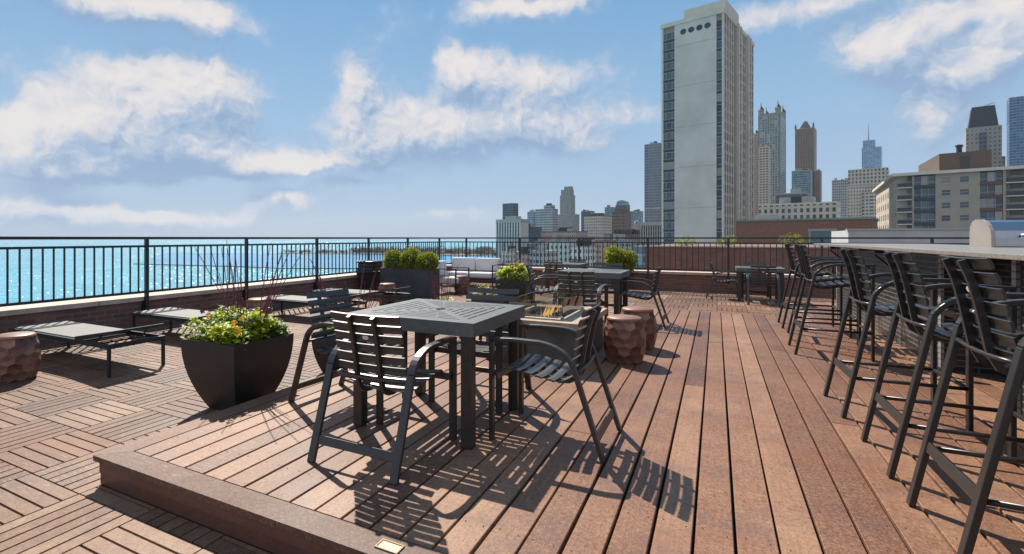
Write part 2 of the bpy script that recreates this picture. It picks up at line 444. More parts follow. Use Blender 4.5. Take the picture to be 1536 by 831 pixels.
skyc = mixc(.93, sky.outputs[0], grad.outputs[0])   # clean spring air: the model sky with its yellow horizon band toned to blue
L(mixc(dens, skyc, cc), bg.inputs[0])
vs = sc.view_settings; vs.view_transform = 'Standard'; vs.look = 'None'; vs.exposure = .66; vs.gamma = 1; vs.use_curve_mapping = False
sc.cycles.max_bounces = 8; sc.cycles.transparent_max_bounces = 12; sc.cycles.volume_bounces = 0

# ------------------------------------------------------------------ the deck
def deck():
    X0, X1, Y0, Y1 = -3.07, 4.6, 1.62, 9.70
    b = MB(); pitch, gap = .1500, .0115
    x = X0+.145; rr = random.Random(3)
    while x < X1:
        y = Y0+.145+.004
        ends = sorted([Y0+.149+rr.uniform(1.0, 7.6)] if rr.random() < .55 else [])
        ends.append(Y1-.09)
        for e in ends:
            b.cur = rr.uniform(.02, .98); dz = rr.uniform(-.0012, .0012); w_ = pitch-gap*rr.uniform(.75, 1.25)
            a, c = (x, y), (x+w_, e-.002); z = dz; ch = .003
            n = len(b.v)   # board with eased long edges
            prof = [(a[0], z-.028), (a[0], z-ch), (a[0]+ch, z), (c[0]-ch, z), (c[0], z-ch), (c[0], z-.028)]
            b.v += [(px, a[1], pz) for px, pz in prof] + [(px, c[1], pz) for px, pz in prof]
            for i in range(6):
                j = (i+1) % 6; b.face((n+i, n+6+i, n+6+j, n+j))
            b.face([n+i for i in range(6)]); b.face([n+11-i for i in range(6)])
            y = e+.002
        x += pitch
    o = struct(b.build('deck_boards', M['deck']))
    s = MB(); s.box((X0+.03, Y0+.03, LOW-.02), (X1, Y1-.03, -.055)); s.build('joist_frame', M['under'], o)
    # mitred border boards at the left, the front and a nosing at the far end
    bb = MB(); rr = random.Random(5)
    def poly(p, z0, z1, t): bb.cur = t; bb.prism(p, z0, z1)
    W = .14
    y = Y0
    cuts = [3.9, 6.3, Y1]
    a = Y0
    for i, c in enumerate(cuts):
        if i == 0: poly([(X0, a), (X0+W, a+W), (X0+W, c-.002), (X0, c-.002)], -.028, .002, .7)
        else: poly([(X0, a), (X0+W, a), (X0+W, c-.002), (X0, c-.002)], -.028, .002, .5+.3*i)
        a = c
    poly([(X0+.003, Y0), (.55, Y0), (.55, Y0+W), (X0+W+.003, Y0+W)], -.028, .002, .25)
    poly([(.554, Y0), (X1, Y0), (X1, Y0+W), (.554, Y0+W)], -.028, .002, .6)
    poly([(X0+W+.004, Y1-.085), (X1, Y1-.085), (X1, Y1), (X0+W+.004, Y1)], -.028, .001, .95)
    bb.build('border_board', M['border'], o)
    fb = MB()
    fb.cur = .7; fb.box((X0+.022, Y0+.022, -.094), (X1, Y0+.032, -.030)); fb.cur = .3; fb.box((X0+.026, Y0+.026, LOW+.002), (X1, Y0+.034, -.097))
    fb.cur = .6; fb.box((X0+.022, Y0+.034, -.094), (X0+.032, Y1-.02, -.030)); fb.cur = .4; fb.box((X0+.026, Y0+.036, LOW+.002), (X0+.034, Y1-.02, -.097))
    fb.cur = .5; fb.box((X0+.034, Y1-.030, LOW+.002), (X1, Y1-.020, -.030))
    fb.build('fascia_board', M['fascia'], o)
    sc_ = MB(); rr = random.Random(9)
    x = X0+.145
    while x < X1:
        y = Y0+.40
        while y < Y1-.2:
            if y < 7:
                for dx in (.028, .112):
                    px, py = x+dx+rr.uniform(-.004, .004), y+rr.uniform(-.012, .012)
                    k = 6; n = len(sc_.v)
                    sc_.v += [(px+.0035*math.cos(2*PI*i/k), py+.0035*math.sin(2*PI*i/k), .0022) for i in range(k)]
                    sc_.face([n+i for i in range(k)])
            y += .406
        x += pitch
    sc_.build('screw_heads', M['under'], o)
deck()
def tiles():
    b = MB(); rr = random.Random(11); T = .508; gx, gy = -3.03, 1.53
    def tile(i, j, x0, x1, y0, y1):
        alongx = (i+j) % 2 == 0
        n = 6; g = .0125; tone = rr.uniform(0, .95)
        for k in range(n):
            b.cur = min(.98, max(.02, tone+rr.uniform(-.22, .22))); dz = rr.uniform(-.001, .001)
            if alongx: c = (x0+.004, y0+k*T/n+g/2), (x1-.004, y0+(k+1)*T/n-g/2)
            else: c = (x0+k*T/n+g/2, y0+.004), (x0+(k+1)*T/n-g/2, y1-.004)
            (ax, ay), (bx, by) = c
            b.box((ax, ay, LOW-.022), (bx, by, LOW+dz))
    for i in range(-9, 15):
        for j in range(-6, 26):
            x0 = gx+i*T; y0 = gy+j*T; x1 = x0+T; y1 = y0+T
            if x0 < -7.62 or y1 > 14.75 or x0 > 6.5: continue
            if j == 0 and i >= 0:
                rr2 = random.Random(i*7); 
                for k in range(6):
                    b.cur = rr2.uniform(.2, .8)
                    if (i+j) % 2: b.box((x0+k*T/6+.0045, y0+.004, LOW-.022), (x0+(k+1)*T/6-.0045, 1.64, LOW))
                    elif k < 2: b.box((x0+.004, y0+k*T/6+.0045, LOW-.022), (x1-.004, min(1.64, y0+(k+1)*T/6-.0045), LOW))
                continue
            if j > 0 and i >= 0 and y0 < 9.6: continue
            tile(i, j, x0, x1, y0, y1)
    o = struct(b.build('terrace_tiles', M['tile']))
    s = MB(); s.box((-7.63, -2.0, LOW-.06), (9.5, 14.8, LOW-.021)); s.build('tile_bed', M['under'], o)
tiles()

# ------------------------------------------------------------------ building under the deck, parapets, railings
hb = thing('rooftop_building', 'building carrying the deck, its body far below the terrace', 'building')
b = MB(); b.box((-7.9, -7, GROUND), (11, 15.1, LOW-.062)); b.build('body', M['brick'], hb)
def parapet(name, label, x0, x1, y0, y1, along):
    t = thing(name, label, 'wall', (x0, y0, LOW))
    Lx, Ly = x1-x0, y1-y0
    b = MB(); b.box((0,0,-.1), (Lx, Ly, .43)); b.build('brickwork', M['brick'], t)
    c = MB(); Ltot = Ly if along == 'y' else Lx; k = 0.; rr = random.Random(2)
    while k < Ltot-.01:
        e = min(Ltot, k+1.22); c.cur = rr.uniform(.3, .7)
        if along == 'y': c.box((-.04, k+.004, .432), (Lx+.035, e-.004, .500))
        else: c.box((k+.004, -.035, .432), (e-.004, Ly+.04, .500))
        k = e
    c.build('coping', M['coping'], t, bevel=.006)
parapet('parapet_wall', 'long low brick wall with pale stone coping on the lake side of the terrace', -8.02, -7.65, -2., 14.80, 'y')
parapet('parapet_wall', 'low brick wall with stone coping across the far end of the terrace', -8.02, 9.5, 14.88, 15.22, 'x')

def railing(label, p0, p1, posts, step, tall=1.0):
    """p0, p1 ends on plan; posts = distances of posts along it"""
    p0 = Vector(p0); p1 = Vector(p1); Lr = (p1-p0).length; ang = math.atan2(p1.y-p0.y, p1.x-p0.x)
    t = thing('metal_railing', label, 'railing', (p0.x, p0.y, LOW), ang)
    TOP = 1.385
    for nm, z0, z1, w_ in (('top_rail', TOP-.020, TOP+.018, .050), ('middle_rail', 1.245, 1.277, .034), ('bottom_rail', .555, .590, .036)):
        b = MB(); b.box((0, -w_/2, z0), (Lr, w_/2, z1)); b.build(nm, M['railm'], t)
    for s in posts:
        b = MB(); b.box((s-.024, -.024, .25), (s+.024, .024, TOP-.0205)); b.box((s-.045, -.075, .28), (s+.045, -.025, .45))
        b.build('post', M['railm'], t)
    allp = []
    edges = [0]+list(posts)+[Lr]
    for a, c in zip(edges, edges[1:]):
        n = max(1, round((c-a)/step))
        for i in range(1, n): allp.append(a+(c-a)*i/n)
    allp = [s for s in allp if s < Lr]
    me = None; rest = MB()
    mid = sorted(allp, key=lambda s: -s) if False else allp
    for k, s in enumerate(mid):
        if k < 100:
            b = MB()
            if me is None:
                b.box((-.0092, -.0092, .5905), (.0092, .0092, 1.2445)); o = b.build('picket', M['railm'], t); me = o.data
            else:
                o = bpy.data.objects.new('picket', me); col.objects.link(o); o.parent = t
            o.location = (s, 0, 0)
        else: rest.box((s-.0092, -.0092, .5905), (s+.0092, .0092, 1.2445))
    if rest.v: stuff(rest.build('pickets', M['railm'], t))
railing('black metal railing along the lake side, the water seen through its pickets', (-7.59, 14.70), (-7.59, .9), [.53, 2.40, 4.25, 6.14, 8.04, 9.93, 11.80], .125)
railing('black metal railing across the far end in front of the skyline', (-7.56, 14.66), (9.0, 14.66), [.67, 2.43, 4.17, 5.98, 7.83, 9.70, 11.6, 13.4, 15.3], .128)

# ------------------------------------------------------------------ slatted armchair and bar stool
def arc_pts(p, ctrl):
    return p
def seating(name, label, cat, seat_z, back_z, rear, front_x, mat, slatm, group, stool=False):
    """x forward, y sideways; origin on the floor midway between the rear feet"""
    t = thing(name, label, cat, group=group)
    HY = .268; W, T = .046, .024
    dz = seat_z-.42
    armz = .61+dz if not stool else .945
    bend = (.165, armz-.11); 
    for s in (-1, 1):
        y = s*HY
        b = MB(); b.sweep([(0, y, 0), bend_pt(0, 0, *bend, .5, y), (bend[0], y, bend[1])], W, T); b.build('leg', mat, t, bevel=.004)
        b = MB(); b.sweep([(front_x-.002, y, 0), (front_x-.002, y, armz-.013)], W, T); b.build('leg', mat, t, bevel=.004)
        pts = []
        P0, P1, P2 = Vector((bend[0], y, bend[1])), Vector((bend[0]+.04, y, armz-.012)), Vector((bend[0]+.20, y, armz+.004))
        for k in range(9):
            q = k/8; pts.append(tuple(P0*(1-q)**2+P1*2*q*(1-q)+P2*q*q))
        pts += [(front_x-.14, y, armz+.006), (front_x+.010, y, armz)]
        b = MB(); b.sweep(pts, W, T); b.build('armrest', mat, t, bevel=.004)
    # stretchers and cross tubes
    b = MB(); zs = .115 if not stool else .285
    xs = zs*bend[0]/bend[1]
    b.sweep([(xs, -HY+.023, zs), (xs, HY-.023, zs)], .048, .014, (bend[0], 0, bend[1])); b.build('stretcher', mat, t, bevel=.003)
    if stool:
        for s in (-1, 1):
            b = MB(); b.tube([(xs+.01, s*HY, zs-.01), (front_x-.014, s*HY, zs-.01)], .012, 8); b.build('footrest_rail', mat, t, True)
        b = MB(); b.tube([(front_x-.002, -HY+.02, zs-.01), (front_x-.002, HY-.02, zs-.01)], .013, 8); b.build('footrest_rail', mat, t, True)
    bx, bz = bend[0]*.93, bend[1]*.93
    b = MB(); b.tube([(bx, -HY, bz), (bx-.012, -HY*.5, bz-.004), (bx-.016, 0, bz-.006), (bx-.012, HY*.5, bz-.004), (bx, HY, bz)], .0092, 8); b.build('crossbar', mat, t, True)
    b = MB(); b.sweep([(front_x-.03, -HY, seat_z-.035), (front_x-.03, HY, seat_z-.035)], .040, .016, (0,0,1)); b.build('crossbar', mat, t, bevel=.003)
    # centre line of the contoured seat and back in the x-z plane, front to top
    z0 = seat_z
    C = [(front_x-.045, z0-.004), (front_x-.07, z0+.012), (front_x-.14, z0+.010), (front_x-.24, z0-.006), (front_x-.33, z0-.022),
         (front_x-.40, z0-.030), (front_x-.438, z0-.012), (front_x-.458, z0+.035), (front_x-.472, z0+.12), (front_x-.490, z0+.22), (front_x-.510, z0+.31), (front_x-.532, back_z-.035), (front_x-.546, back_z)]
    # dense samples by arc length
    P = []
    for a, c in zip(C, C[1:]):
        for k in range(10): P.append(Vector((a[0]+(c[0]-a[0])*k/10, a[1]+(c[1]-a[1])*k/10)))
    P.append(Vector(C[-1]))
    cum = [0]
    for a, c in zip(P, P[1:]): cum.append(cum[-1]+(c-a).length)
    def at(s):
        s = max(0, min(cum[-1], s))
        for i in range(len(cum)-1):
            if cum[i+1] >= s:
                q = (s-cum[i])/max(1e-6, cum[i+1]-cum[i]); return P[i].lerp(P[i+1], q)
        return P[-1]
    tot = cum[-1]
    def slat(mb, s0, s1, half, sag):
        ns = 8; rows = []
        sm = (s0+s1)/2; d = (at(s1)-at(s0)).normalized(); nrm = Vector((-d[1], d[0]))   # towards the underside
        th = .010
        n0 = len(mb.v)
        for i in range(ns+1):
            y = -half+2*half*i/ns; off = sag*(1-(y/half)**2)
            a, c, mid = at(s0), at(s1), at(sm)
            cr = .003
            for p, o in ((a, off), (mid, off-cr), (c, off), (c, off+th), (mid, off+th-cr), (a, off+th)):
                q = p+nrm*o; mb.v.append((q[0], y, q[1]))
        for i in range(ns):
            for j in range(6):
                a = n0+i*6+j; b_ = n0+i*6+(j+1) % 6; mb.face((a, a+6, b_+6, b_))
        mb.face([n0+j for j in range(6)]); mb.face([n0+ns*6+5-j for j in range(6)])
    ns_seat, ns_back = 6, 7
    split = 0
    for i in range(len(cum)):
        if P[i][0] <= front_x-.445: split = cum[i]; break
    half = .225
    seat = MB(); pitch = (split-.0)/ns_seat
    for k in range(ns_seat): slat(seat, k*pitch+.002, (k+1)*pitch-.022, half, .016)
    seat.build('seat', slatm, t, bevel=0)
    back = MB(); pitch = (tot-split)/ns_back
    for k in range(ns_back): slat(back, split+k*pitch+.004, split+(k+1)*pitch-.013, half, .012)
    bo = back.build('backrest', slatm, t)
    for s in (-1, 1):
        pts = []
        for k in range(26):
            sm = .02+(tot-.035)*k/25; d = (at(sm+.01)-at(sm-.01)).normalized(); nrm = Vector((-d[1], d[0]))
            q = at(sm)+nrm*(.033); pts.append((q[0], s*.078, q[1]))
        b = MB(); b.sweep(pts, .020, .026); b.build('spine', mat, t, True if False else False)
    # oval maker's plate on the back, between the spines
    sm = split+(4.5)*(tot-split)/ns_back; d = (at(sm+.01)-at(sm-.01)).normalized(); nrm = Vector((-d[1], d[0])); q = at(sm)+nrm*.0235
    b = MB(); k = 16; n = 0
    up = Vector((d[0], 0, d[1])); nr = Vector((nrm[0], 0, nrm[1])); c0 = Vector((q[0], 0, q[1]))
    b.v = [tuple(c0+Vector((0,1,0))*.021*math.cos(2*PI*i/k)+up*.012*math.sin(2*PI*i/k)) for i in range(k)]
    b.v += [tuple(Vector(v)+nr*.003) for v in b.v]
    b.face([i for i in range(k)][::-1]); b.face([k+i for i in range(k)])
    for i in range(k): b.face((i, (i+1) % k, k+(i+1) % k, k+i))
    b.build('badge', M['badge'], bo)
    return t
def bend_pt(x0, z0, x1, z1, q, y): return (x0+(x1-x0)*q, y, z0+(z1-z0)*q)

chair = seating('slatted_armchair', 'bronze slatted armchair with its back to us at the near table', 'armchair', .42, .825, None, .655, M['frame'], M['slat'], 'slatted armchairs around the patio tables')
chair.location = (-1.67, 2.14, 0); chair.rotation_euler = (0, 0, R(90))
for loc, rot, lab in (
  ((-.54, 3.17, 0), 180, 'slatted armchair side on at the right of the near table, beside the drum stools'),
  ((-2.76, 3.12, 0), -4, 'slatted armchair at the left of the near table, next to the tall flower planter'),
  ((-1.60, 4.02, 0), -90, 'slatted armchair on the far side of the near table, in front of the fire table'),
  ((-1.52, 6.28, 0), 90, 'slatted armchair with its back to us just beyond the fire table flames'),
  ((-.60, 7.85, 0), 180, 'slatted armchair side on right of the middle table, behind the two drum stools'),
  ((-2.72, 7.85, 0), 12, 'bluish slatted armchair left of the middle table, beside the flower planter'),
  ((-1.55, 8.86, 0), -90, 'slatted armchair on the far side of the middle table, under the round shrub'),
  ((-3.45, 12.15, LOW), 90, 'slatted armchair in front of the far left table near the back railing'),
  ((-3.30, 14.25, LOW), -90, 'slatted armchair behind the far left table, against the back railing'),
  ((-.20, 13.55, LOW), 0, 'slatted armchair side on left of the far right table by the brick wall'),
  ((.86, 12.45, LOW), 90, 'slatted armchair with its back to us at the far right table'),
  ((.80, 14.33, LOW), -90, 'slatted armchair behind the far right table, against the back railing')):
    dup(chair, loc, R(rot), lab)
stool = seating('bar_stool', 'nearest bar stool, cut by the right edge of the picture, with oval plate', 'bar stool', .755, 1.16, None, .635, M['stoolm'], M['stoolm'], 'bar stools lined up at the counter', True)
stool.location = (.78, 2.83, 0)
for loc, rot, lab in (
  ((.78, 3.68, 0), 0, 'second bar stool from the near end of the counter'),
  ((.75, 4.66, 0), 2, 'third bar stool from the near end, standing alone before the gap'),
  ((.73, 6.80, 0), 0, 'nearest bar stool of the cluster of three at the far end of the counter'),
  ((.80, 7.72, 0), -3, 'middle bar stool of the cluster of three at the far end of the counter'),
  ((.79, 8.62, 0), 0, 'farthest bar stool, at the end of the counter by the far right table')):
    dup(stool, loc, R(rot), lab)

# ------------------------------------------------------------------ square slotted tables
def make_table():
    t = thing('patio_table', 'near square grey metal table with slotted top and centre hole', 'table', group='square slotted patio tables')
    S = .90; n = 66; c = S/n; z1 = .735; z0 = .7295
    solid = [[True]*n for _ in range(n)]
    for i in range(n):
        for j in range(n):
            x = i-(n-1)/2; y = j-(n-1)/2
            m_, o_ = max(abs(x), abs(y)), min(abs(x), abs(y))
            k = int(round(m_-.5))
            if 5 <= k <= 26 and (k % 4) == 1 and o_ < m_-2.6:
                brk = (k//4 % 2)*3
                if not (abs(o_-(m_-2.6)*.5) < .9 and k > 12): solid[i][j] = False
            if x*x+y*y < 8: solid[i][j] = False
    b = MB(); vid = {}
    def V(i, j, top):
        k = (i, j, top)
        if k not in vid: vid[k] = len(b.v); b.v.append((-S/2+i*c, -S/2+j*c, z1 if top else z0))
        return vid[k]
    for i in range(n):
        for j in range(n):
            if not solid[i][j]: continue
            b.face((V(i,j,1), V(i+1,j,1), V(i+1,j+1,1), V(i,j+1,1)))
            b.face((V(i,j,0), V(i,j+1,0), V(i+1,j+1,0), V(i+1,j,0)))
            for di, dj, e in ((-1,0,((i,j+1),(i,j))), (1,0,((i+1,j),(i+1,j+1))), (0,-1,((i,j),(i+1,j))), (0,1,((i+1,j+1),(i,j+1)))):
                ii, jj = i+di, j+dj
                if not (0 <= ii < n and 0 <= jj < n) or not solid[ii][jj]:
                    (a0, a1), (b0, b1) = e
                    b.face((V(a0,a1,0), V(b0,b1,0), V(b0,b1,1), V(a0,a1,1)))
    b.build('table_top', M['table'], t)
    a = MB(); h = S/2-.001
    for s in (-1, 1):
        a.box((-h, s*h-.0125*(1+s), .655), (h, s*h+.0125*(1-s), .7292)); 
        a.box((s*h-.0125*(1+s), -h+.026, .655), (s*h+.0125*(1-s), h-.026, .7292))
    a.build('apron', M['table'], t)
    for sx_ in (-1, 1):
        for sy in (-1, 1):
            l = MB(); cx, cy = sx_*(S/2-.062), sy*(S/2-.062); l.box((cx-.034, cy-.034, .004), (cx+.034, cy+.034, .7290)); l.build('leg', M['frame'], t, bevel=.004)
    return t
tab = make_table(); tab.location = (-1.655, 3.11, 0)
for loc, lab in (((-1.60, 7.86, 0), 'square slotted metal table between the fire table and the far tables'),
                 ((-3.38, 13.2, LOW), 'square metal table at the far left by the back railing'),
                 ((.84, 13.45, LOW), 'square metal table at the far right by the back brick wall')):
    dup(tab, loc, 0, lab)

# ------------------------------------------------------------------ faceted drum stools
def make_drum():
    t = thing('drum_stool', 'copper drum stool beside the fire table, the nearer of the two', 'stool', group='faceted copper drum stools')
    H = .44
    def rad(z): q = (z/H-.47)/.53; return .203-.048*abs(q)**2.1
    b = MB(); n = 11; rr = random.Random(4)
    rows = 5; hh = H*.93/rows; hx = 2*PI/n
    import itertools
    for r_ in range(-1, rows+1):
        zc = .012+hh*(r_+.5)
        for k in range(n):
            th = hx*(k+(.5 if r_ % 2 else 0))
            pts = []
            for (du, dv) in ((0,-.667),(.5,-.333),(.5,.333),(0,.667),(-.5,.333),(-.5,-.333)):
                z = min(H-.030, max(.0, zc+dv*hh)); a = th+du*hx; ra = rad(z); pts.append((ra*math.cos(a), ra*math.sin(a), z))
            zs = [p[2] for p in pts]
            if max(zs)-min(zs) < .004: continue
            zc2 = min(H-.034, max(.004, zc)); ra = rad(zc2)*math.cos(hx*.5)-.008
            n0 = len(b.v); b.v += pts; b.v.append((ra*math.cos(th), ra*math.sin(th), zc2)); b.cur = rr.uniform(.05, .95)
            for i in range(6):
                a_, c_ = pts[i], pts[(i+1) % 6]
                if (Vector(a_)-Vector(c_)).length > .001: b.face((n0+i, n0+(i+1) % 6, n0+6))
    b.build('body', M['drum'], t)
    c = MB(); c.cur = .75; c.lathe([(rad(H-.03)-.001, H-.031), (rad(H-.03)+.001, H-.022), (.160, H-.006), (.152, H), (.001, H+.002)], 40); c.build('seat', M['drum'], t, True)
    c = MB(); c.cur = .1; c.lathe([(.14, -.0), (.15, .012)], 32); c.build('foot', M['drum'], t)
    return t
drum = make_drum(); drum.location = (-.80, 5.38, 0)
for i, (loc, lab) in enumerate((((-.77, 6.12, 0), 'copper drum stool beside the fire table, the farther of the two'),
     ((-6.06, 2.48, LOW), 'large faceted drum stool at the left edge in front of the first lounger'),
     ((-6.28, 5.75, LOW), 'tan drum stool behind the red twigs of the nearest planter'),
     ((-6.02, 8.95, LOW), 'tan drum stool beyond the raised end of the last lounger'),
     ((-5.60, 11.65, LOW), 'drum stool in front of the white cushioned sofa'))):
    dup(drum, loc, R(17*i+9), lab)

# ------------------------------------------------------------------ loungers
def make_lounger():
    t = thing('sun_lounger', 'nearest low sun lounger with sling mat, beside the drum stool at the left edge', 'sun lounger', group='low sun loungers along the lake wall')
    # x = 0 at the head end, running to -1.95; y 0..0.62
    Ln, Wd, Z = 1.95, .60, .325
    f = MB()
    f.box((-Ln, 0, Z-.045), (0, .03, Z)); f.box((-Ln, Wd-.03, Z-.045), (0, Wd, Z)); f.box((-Ln, .0305, Z-.045), (-Ln+.03, Wd-.0305, Z)); f.box((-.03, .0305, Z-.045), (0, Wd-.0305, Z))
    f.build('frame', M['railm'], t, bevel=.003)
    for x in (-.0175, -Ln+.0175):
        for y in (.015, Wd-.015):
            b = MB(); b.box((x-.015, y-.0135, 0), (x+.015, y+.0135, Z-.0455)); b.build('leg', M['railm'], t)
    m = MB(); m.box((-Ln+.02, .031, Z-.004), (-.66, Wd-.031, Z+.012)); m.build('mat', M['mesh'], t)
    # raised, nearly flat back section on struts
    a = R(9.5); c_, s_ = math.cos(a), math.sin(a)
    p = lambda d, h: (-.655+d*c_-h*s_, Z+.012+d*s_+h*c_)
    q = MB()
    for y in (.030, Wd-.030):
        x0, z0 = p(0, 0); x1, z1 = p(.66, 0); q.bar((x0, y, z0), (x1, y, z1), .022, .022)
    x1, z1 = p(.66, 0); q.bar((x1, .02, z1), (x1, Wd-.02, z1), .022, .022, (1,0,0))
    q.build('back_frame', M['railm'], t)
    mm = MB(); x0, z0 = p(.01, .002); x1, z1 = p(.64, .002); mm.sweep([(x0, Wd/2, z0), (x1, Wd/2, z1)], Wd-.085, .008); mm.build('back_mat', M['mesh'], t)
    for y in (.055, Wd-.055):
        st = MB(); x0, z0 = p(.45, -.012); st.sweep([(x0, y, z0), (x0-.12, y, Z-.02), (x0-.26, y, Z-.06), (x0-.40, y, Z-.045)], .010, .014); st.build('support_strut', M['railm'], t)
    for x in (-.30, -.62, -1.3):
        st = MB(); st.bar((x, .0305, Z-.03), (x, Wd-.0305, Z-.03), .03, .012, (1,0,0)); st.build('cross_rail', M['railm'], t)
    return t
lg = make_lounger(); lg.location = (-5.28, 2.93, LOW)
for loc, lab in (((-5.34, 4.37, LOW), 'second sun lounger, partly hidden behind the nearest flower planter'),
                 ((-5.16, 6.46, LOW), 'third sun lounger, between the tan drum stool and the armchair'),
                 ((-5.15, 7.86, LOW), 'farthest sun lounger, raised end pointing at the long shrub box')):
    dup(lg, loc, 0, lab)

# ------------------------------------------------------------------ tapered planters and what grows in them
def make_planter(label, loc, S, H, bot, group='tapered black planters along the deck edge'):
    t = thing('tapered_planter', label, 'planter', loc, 0, group)
    b = MB(); prof = []
    for k in range(9):
        q = k/8; prof.append((bot+(S/2-bot)*(1-(1-q)**2.1), H*q))
    def ring(h, z): n = len(b.v); b.v.extend([(-h,-h,z),(h,-h,z),(h,h,z),(-h,h,z)]); return n
    ids = [ring(h, z) for h, z in prof]+[ring(S/2-.02, H), ring(S/2-.022, H-.06)]
    b.face((ids[0]+3, ids[0]+2, ids[0]+1, ids[0]))
    for a, c in zip(ids, ids[1:]):
        for j in range(4): b.face((a+j, a+(j+1) % 4, c+(j+1) % 4, c+j))
    b.build('pot', M['planter'], t, bevel=0)
    s = MB(); s.box((-S/2+.0225, -S/2+.0225, H-.08), (S/2-.0225, S/2-.0225, H-.045)); s.build('soil', M['soil'], t)
    return t
def bedding(label, loc, S, hgt, n, seed, flowers=1.0):
    t = thing('bedding_plants', label, 'plants', loc, 0, 'bedding plants in the planters')
    rr = random.Random(seed)
    clumps = [(rr.uniform(-S*.46, S*.46), rr.uniform(-S*.46, S*.46), rr.uniform(.45, 1)*hgt, rr.uniform(.06, .10)) for _ in range(int(16*S/.6)+6)]
    for nm, mat, frac, size, zoff in (('lime_foliage', 'leaf_lime', .56, .046, .02), ('green_foliage', 'leaf_green', .32, .038, -.02), ('silver_foliage', 'leaf_silver', .12, .026, 0)):
        b = MB()
        sub = [c for i, c in enumerate(clumps) if (i % 3 == {'lime_foliage':0,'green_foliage':1,'silver_foliage':2}[nm])] or clumps
        for i in range(int(n*frac)):
            cx, cy, ch, cr = rr.choice(sub if rr.random() < .75 else clumps)
            th = rr.uniform(0, 2*PI); ph = math.acos(rr.uniform(-.1, 1)); r_ = cr*rr.uniform(.5, 1.15)
            edge = 1-.35*min(1, (abs(cx)+abs(cy))/(S*.8))
            p = Vector((cx+r_*math.cos(th)*math.sin(ph)*1.2, cy+r_*math.sin(th)*math.sin(ph)*1.2, ch*edge*rr.uniform(.55, 1)+r_*math.cos(ph)*.6+zoff))
            if rr.random() < .3: p = Vector((rr.uniform(-S*.5, S*.5), rr.uniform(-S*.5, S*.5), hgt*rr.uniform(.02, .45)))
            if p.z < 0: p.z = abs(p.z)*.5
            a = rr.uniform(0, 2*PI); out = Vector((math.cos(a), math.sin(a), rr.uniform(-.3, .9))).normalized()
            sd_ = out.cross(Vector((rr.uniform(-.4,.4), rr.uniform(-.4,.4), 1))).normalized()
            sz = size*rr.uniform(.6, 1.4)
            b.leaf(p, sd_*sz*.38, out*sz, sd_.cross(out)*sz*.25)
        b.build(nm, M[mat], t)
    def flower(p, mat, nm, sz):
        b = MB(); ax = Vector((rr.uniform(-.3,.7), rr.uniform(-1,.2), rr.uniform(.3,1))).normalized(); u = ax.orthogonal().normalized(); v = ax.cross(u)
        for k in range(7):
            a = 2*PI*k/7; d = u*math.cos(a)+v*math.sin(a); e = u*-math.sin(a)+v*math.cos(a)
            b.leaf(Vector(p)+ax*.002*k, e*sz*.5, d*sz+ax*sz*.25, ax*sz*.3)
        for k in range(6):
            a = 2*PI*k/6+.4; d = u*math.cos(a)+v*math.sin(a); e = u*-math.sin(a)+v*math.cos(a)
            b.leaf(Vector(p)+ax*.012, e*sz*.35, d*sz*.6+ax*sz*.5, ax*sz*.2)
        b.build(nm, M[mat], t)
    for k in range(int(6*flowers)):
        if k == 1: x, y = S*.16, -S*.50
        elif k == 2: x, y = S*.40, -S*.36
        else: x, y = rr.uniform(-S*.45, S*.45), rr.uniform(-S*.5, S*.2)
        flower((x, y, hgt*(rr.uniform(.7, .95) if k not in (1, 2) else .52)), 'pet_o' if k % 5 == 4 else 'pet_y', 'yellow_flower', .040 if k in (1, 2) else .026)
    for k in range(int(12*flowers)):
        flower((rr.uniform(-S*.5, S*.5), rr.uniform(-S*.5, S*.4), hgt*rr.uniform(.7, 1.1)), 'pet_p', 'purple_flower', .020)
    return t
def twigs(label, loc, n, h0, h1, spread, seed):
    rr = random.Random(seed); b = MB(); bud = MB()
    for i in range(n):
        side = rr.choice((-1, 0, 1)); x, y = side*spread*.5+rr.uniform(-.05, .05), rr.uniform(-.08, .08)
        lean = side*rr.uniform(.10, .55)+rr.uniform(-.12, .12); ly = rr.uniform(-.25, .25); h = rr.uniform(h0, h1)
        pts = [Vector((x+lean*h*q*(.75+.3*q)+rr.uniform(-.004,.004), y+ly*h*q, h*q)) for q in (0, .2, .4, .6, .8, 1)]
        b.tube(pts, .0052, 5, .0024)
        for k in range(int(h/.030)):
            q = .12+.86*k/int(h/.030); a = int(min(4, q*5)); p = pts[a].lerp(pts[a+1], q*5-a)
            r_ = .0050*(1.1-q*.7); o_ = Vector((rr.uniform(-1,1), rr.uniform(-1,1), 0))*.005
            if rr.random() < .7-.5*q: bud.lathe([(.001, -r_*1.6), (r_, 0), (.001, r_*1.8)], 5, tuple(p+o_))
    o = tag(b.build('dogwood_twigs', M['twig']), label, 'twigs', 'red twigs stuck in the planters'); o.location = loc
    if bud.v: bud.build('buds', M['bud'], o)
P1 = (-3.475, 2.97)
make_planter('nearest large black tapered planter, standing against the raised deck edge', (P1[0], P1[1], LOW), .62, .575, .16)
bedding('lime and yellow bedding plants filling the nearest planter', (P1[0], P1[1], LOW+.53), .59, .26, 4300, 1)
twigs('tall red twigs rising out of the nearest planter', (P1[0]+.02, P1[1]+.05, LOW+.53), 19, .52, .84, .26, 2)
P2 = (-3.40, 4.28)
make_planter('low black planter half hidden behind the left armchair', (P2[0], P2[1], LOW), .50, .40, .17)
bedding('trailing green plants in the low planter behind the left armchair', (P2[0], P2[1], LOW+.36), .44, .14, 1300, 3, .5)
twigs('red twigs behind the left armchair, in front of the lake wall', (P2[0], P2[1]+.05, LOW+.36), 20, .5, .85, .24, 4)
P3 = (-3.42, 6.45)
make_planter('low black planter hidden behind the far side of the near table', (P3[0], P3[1], LOW), .50, .40, .17)
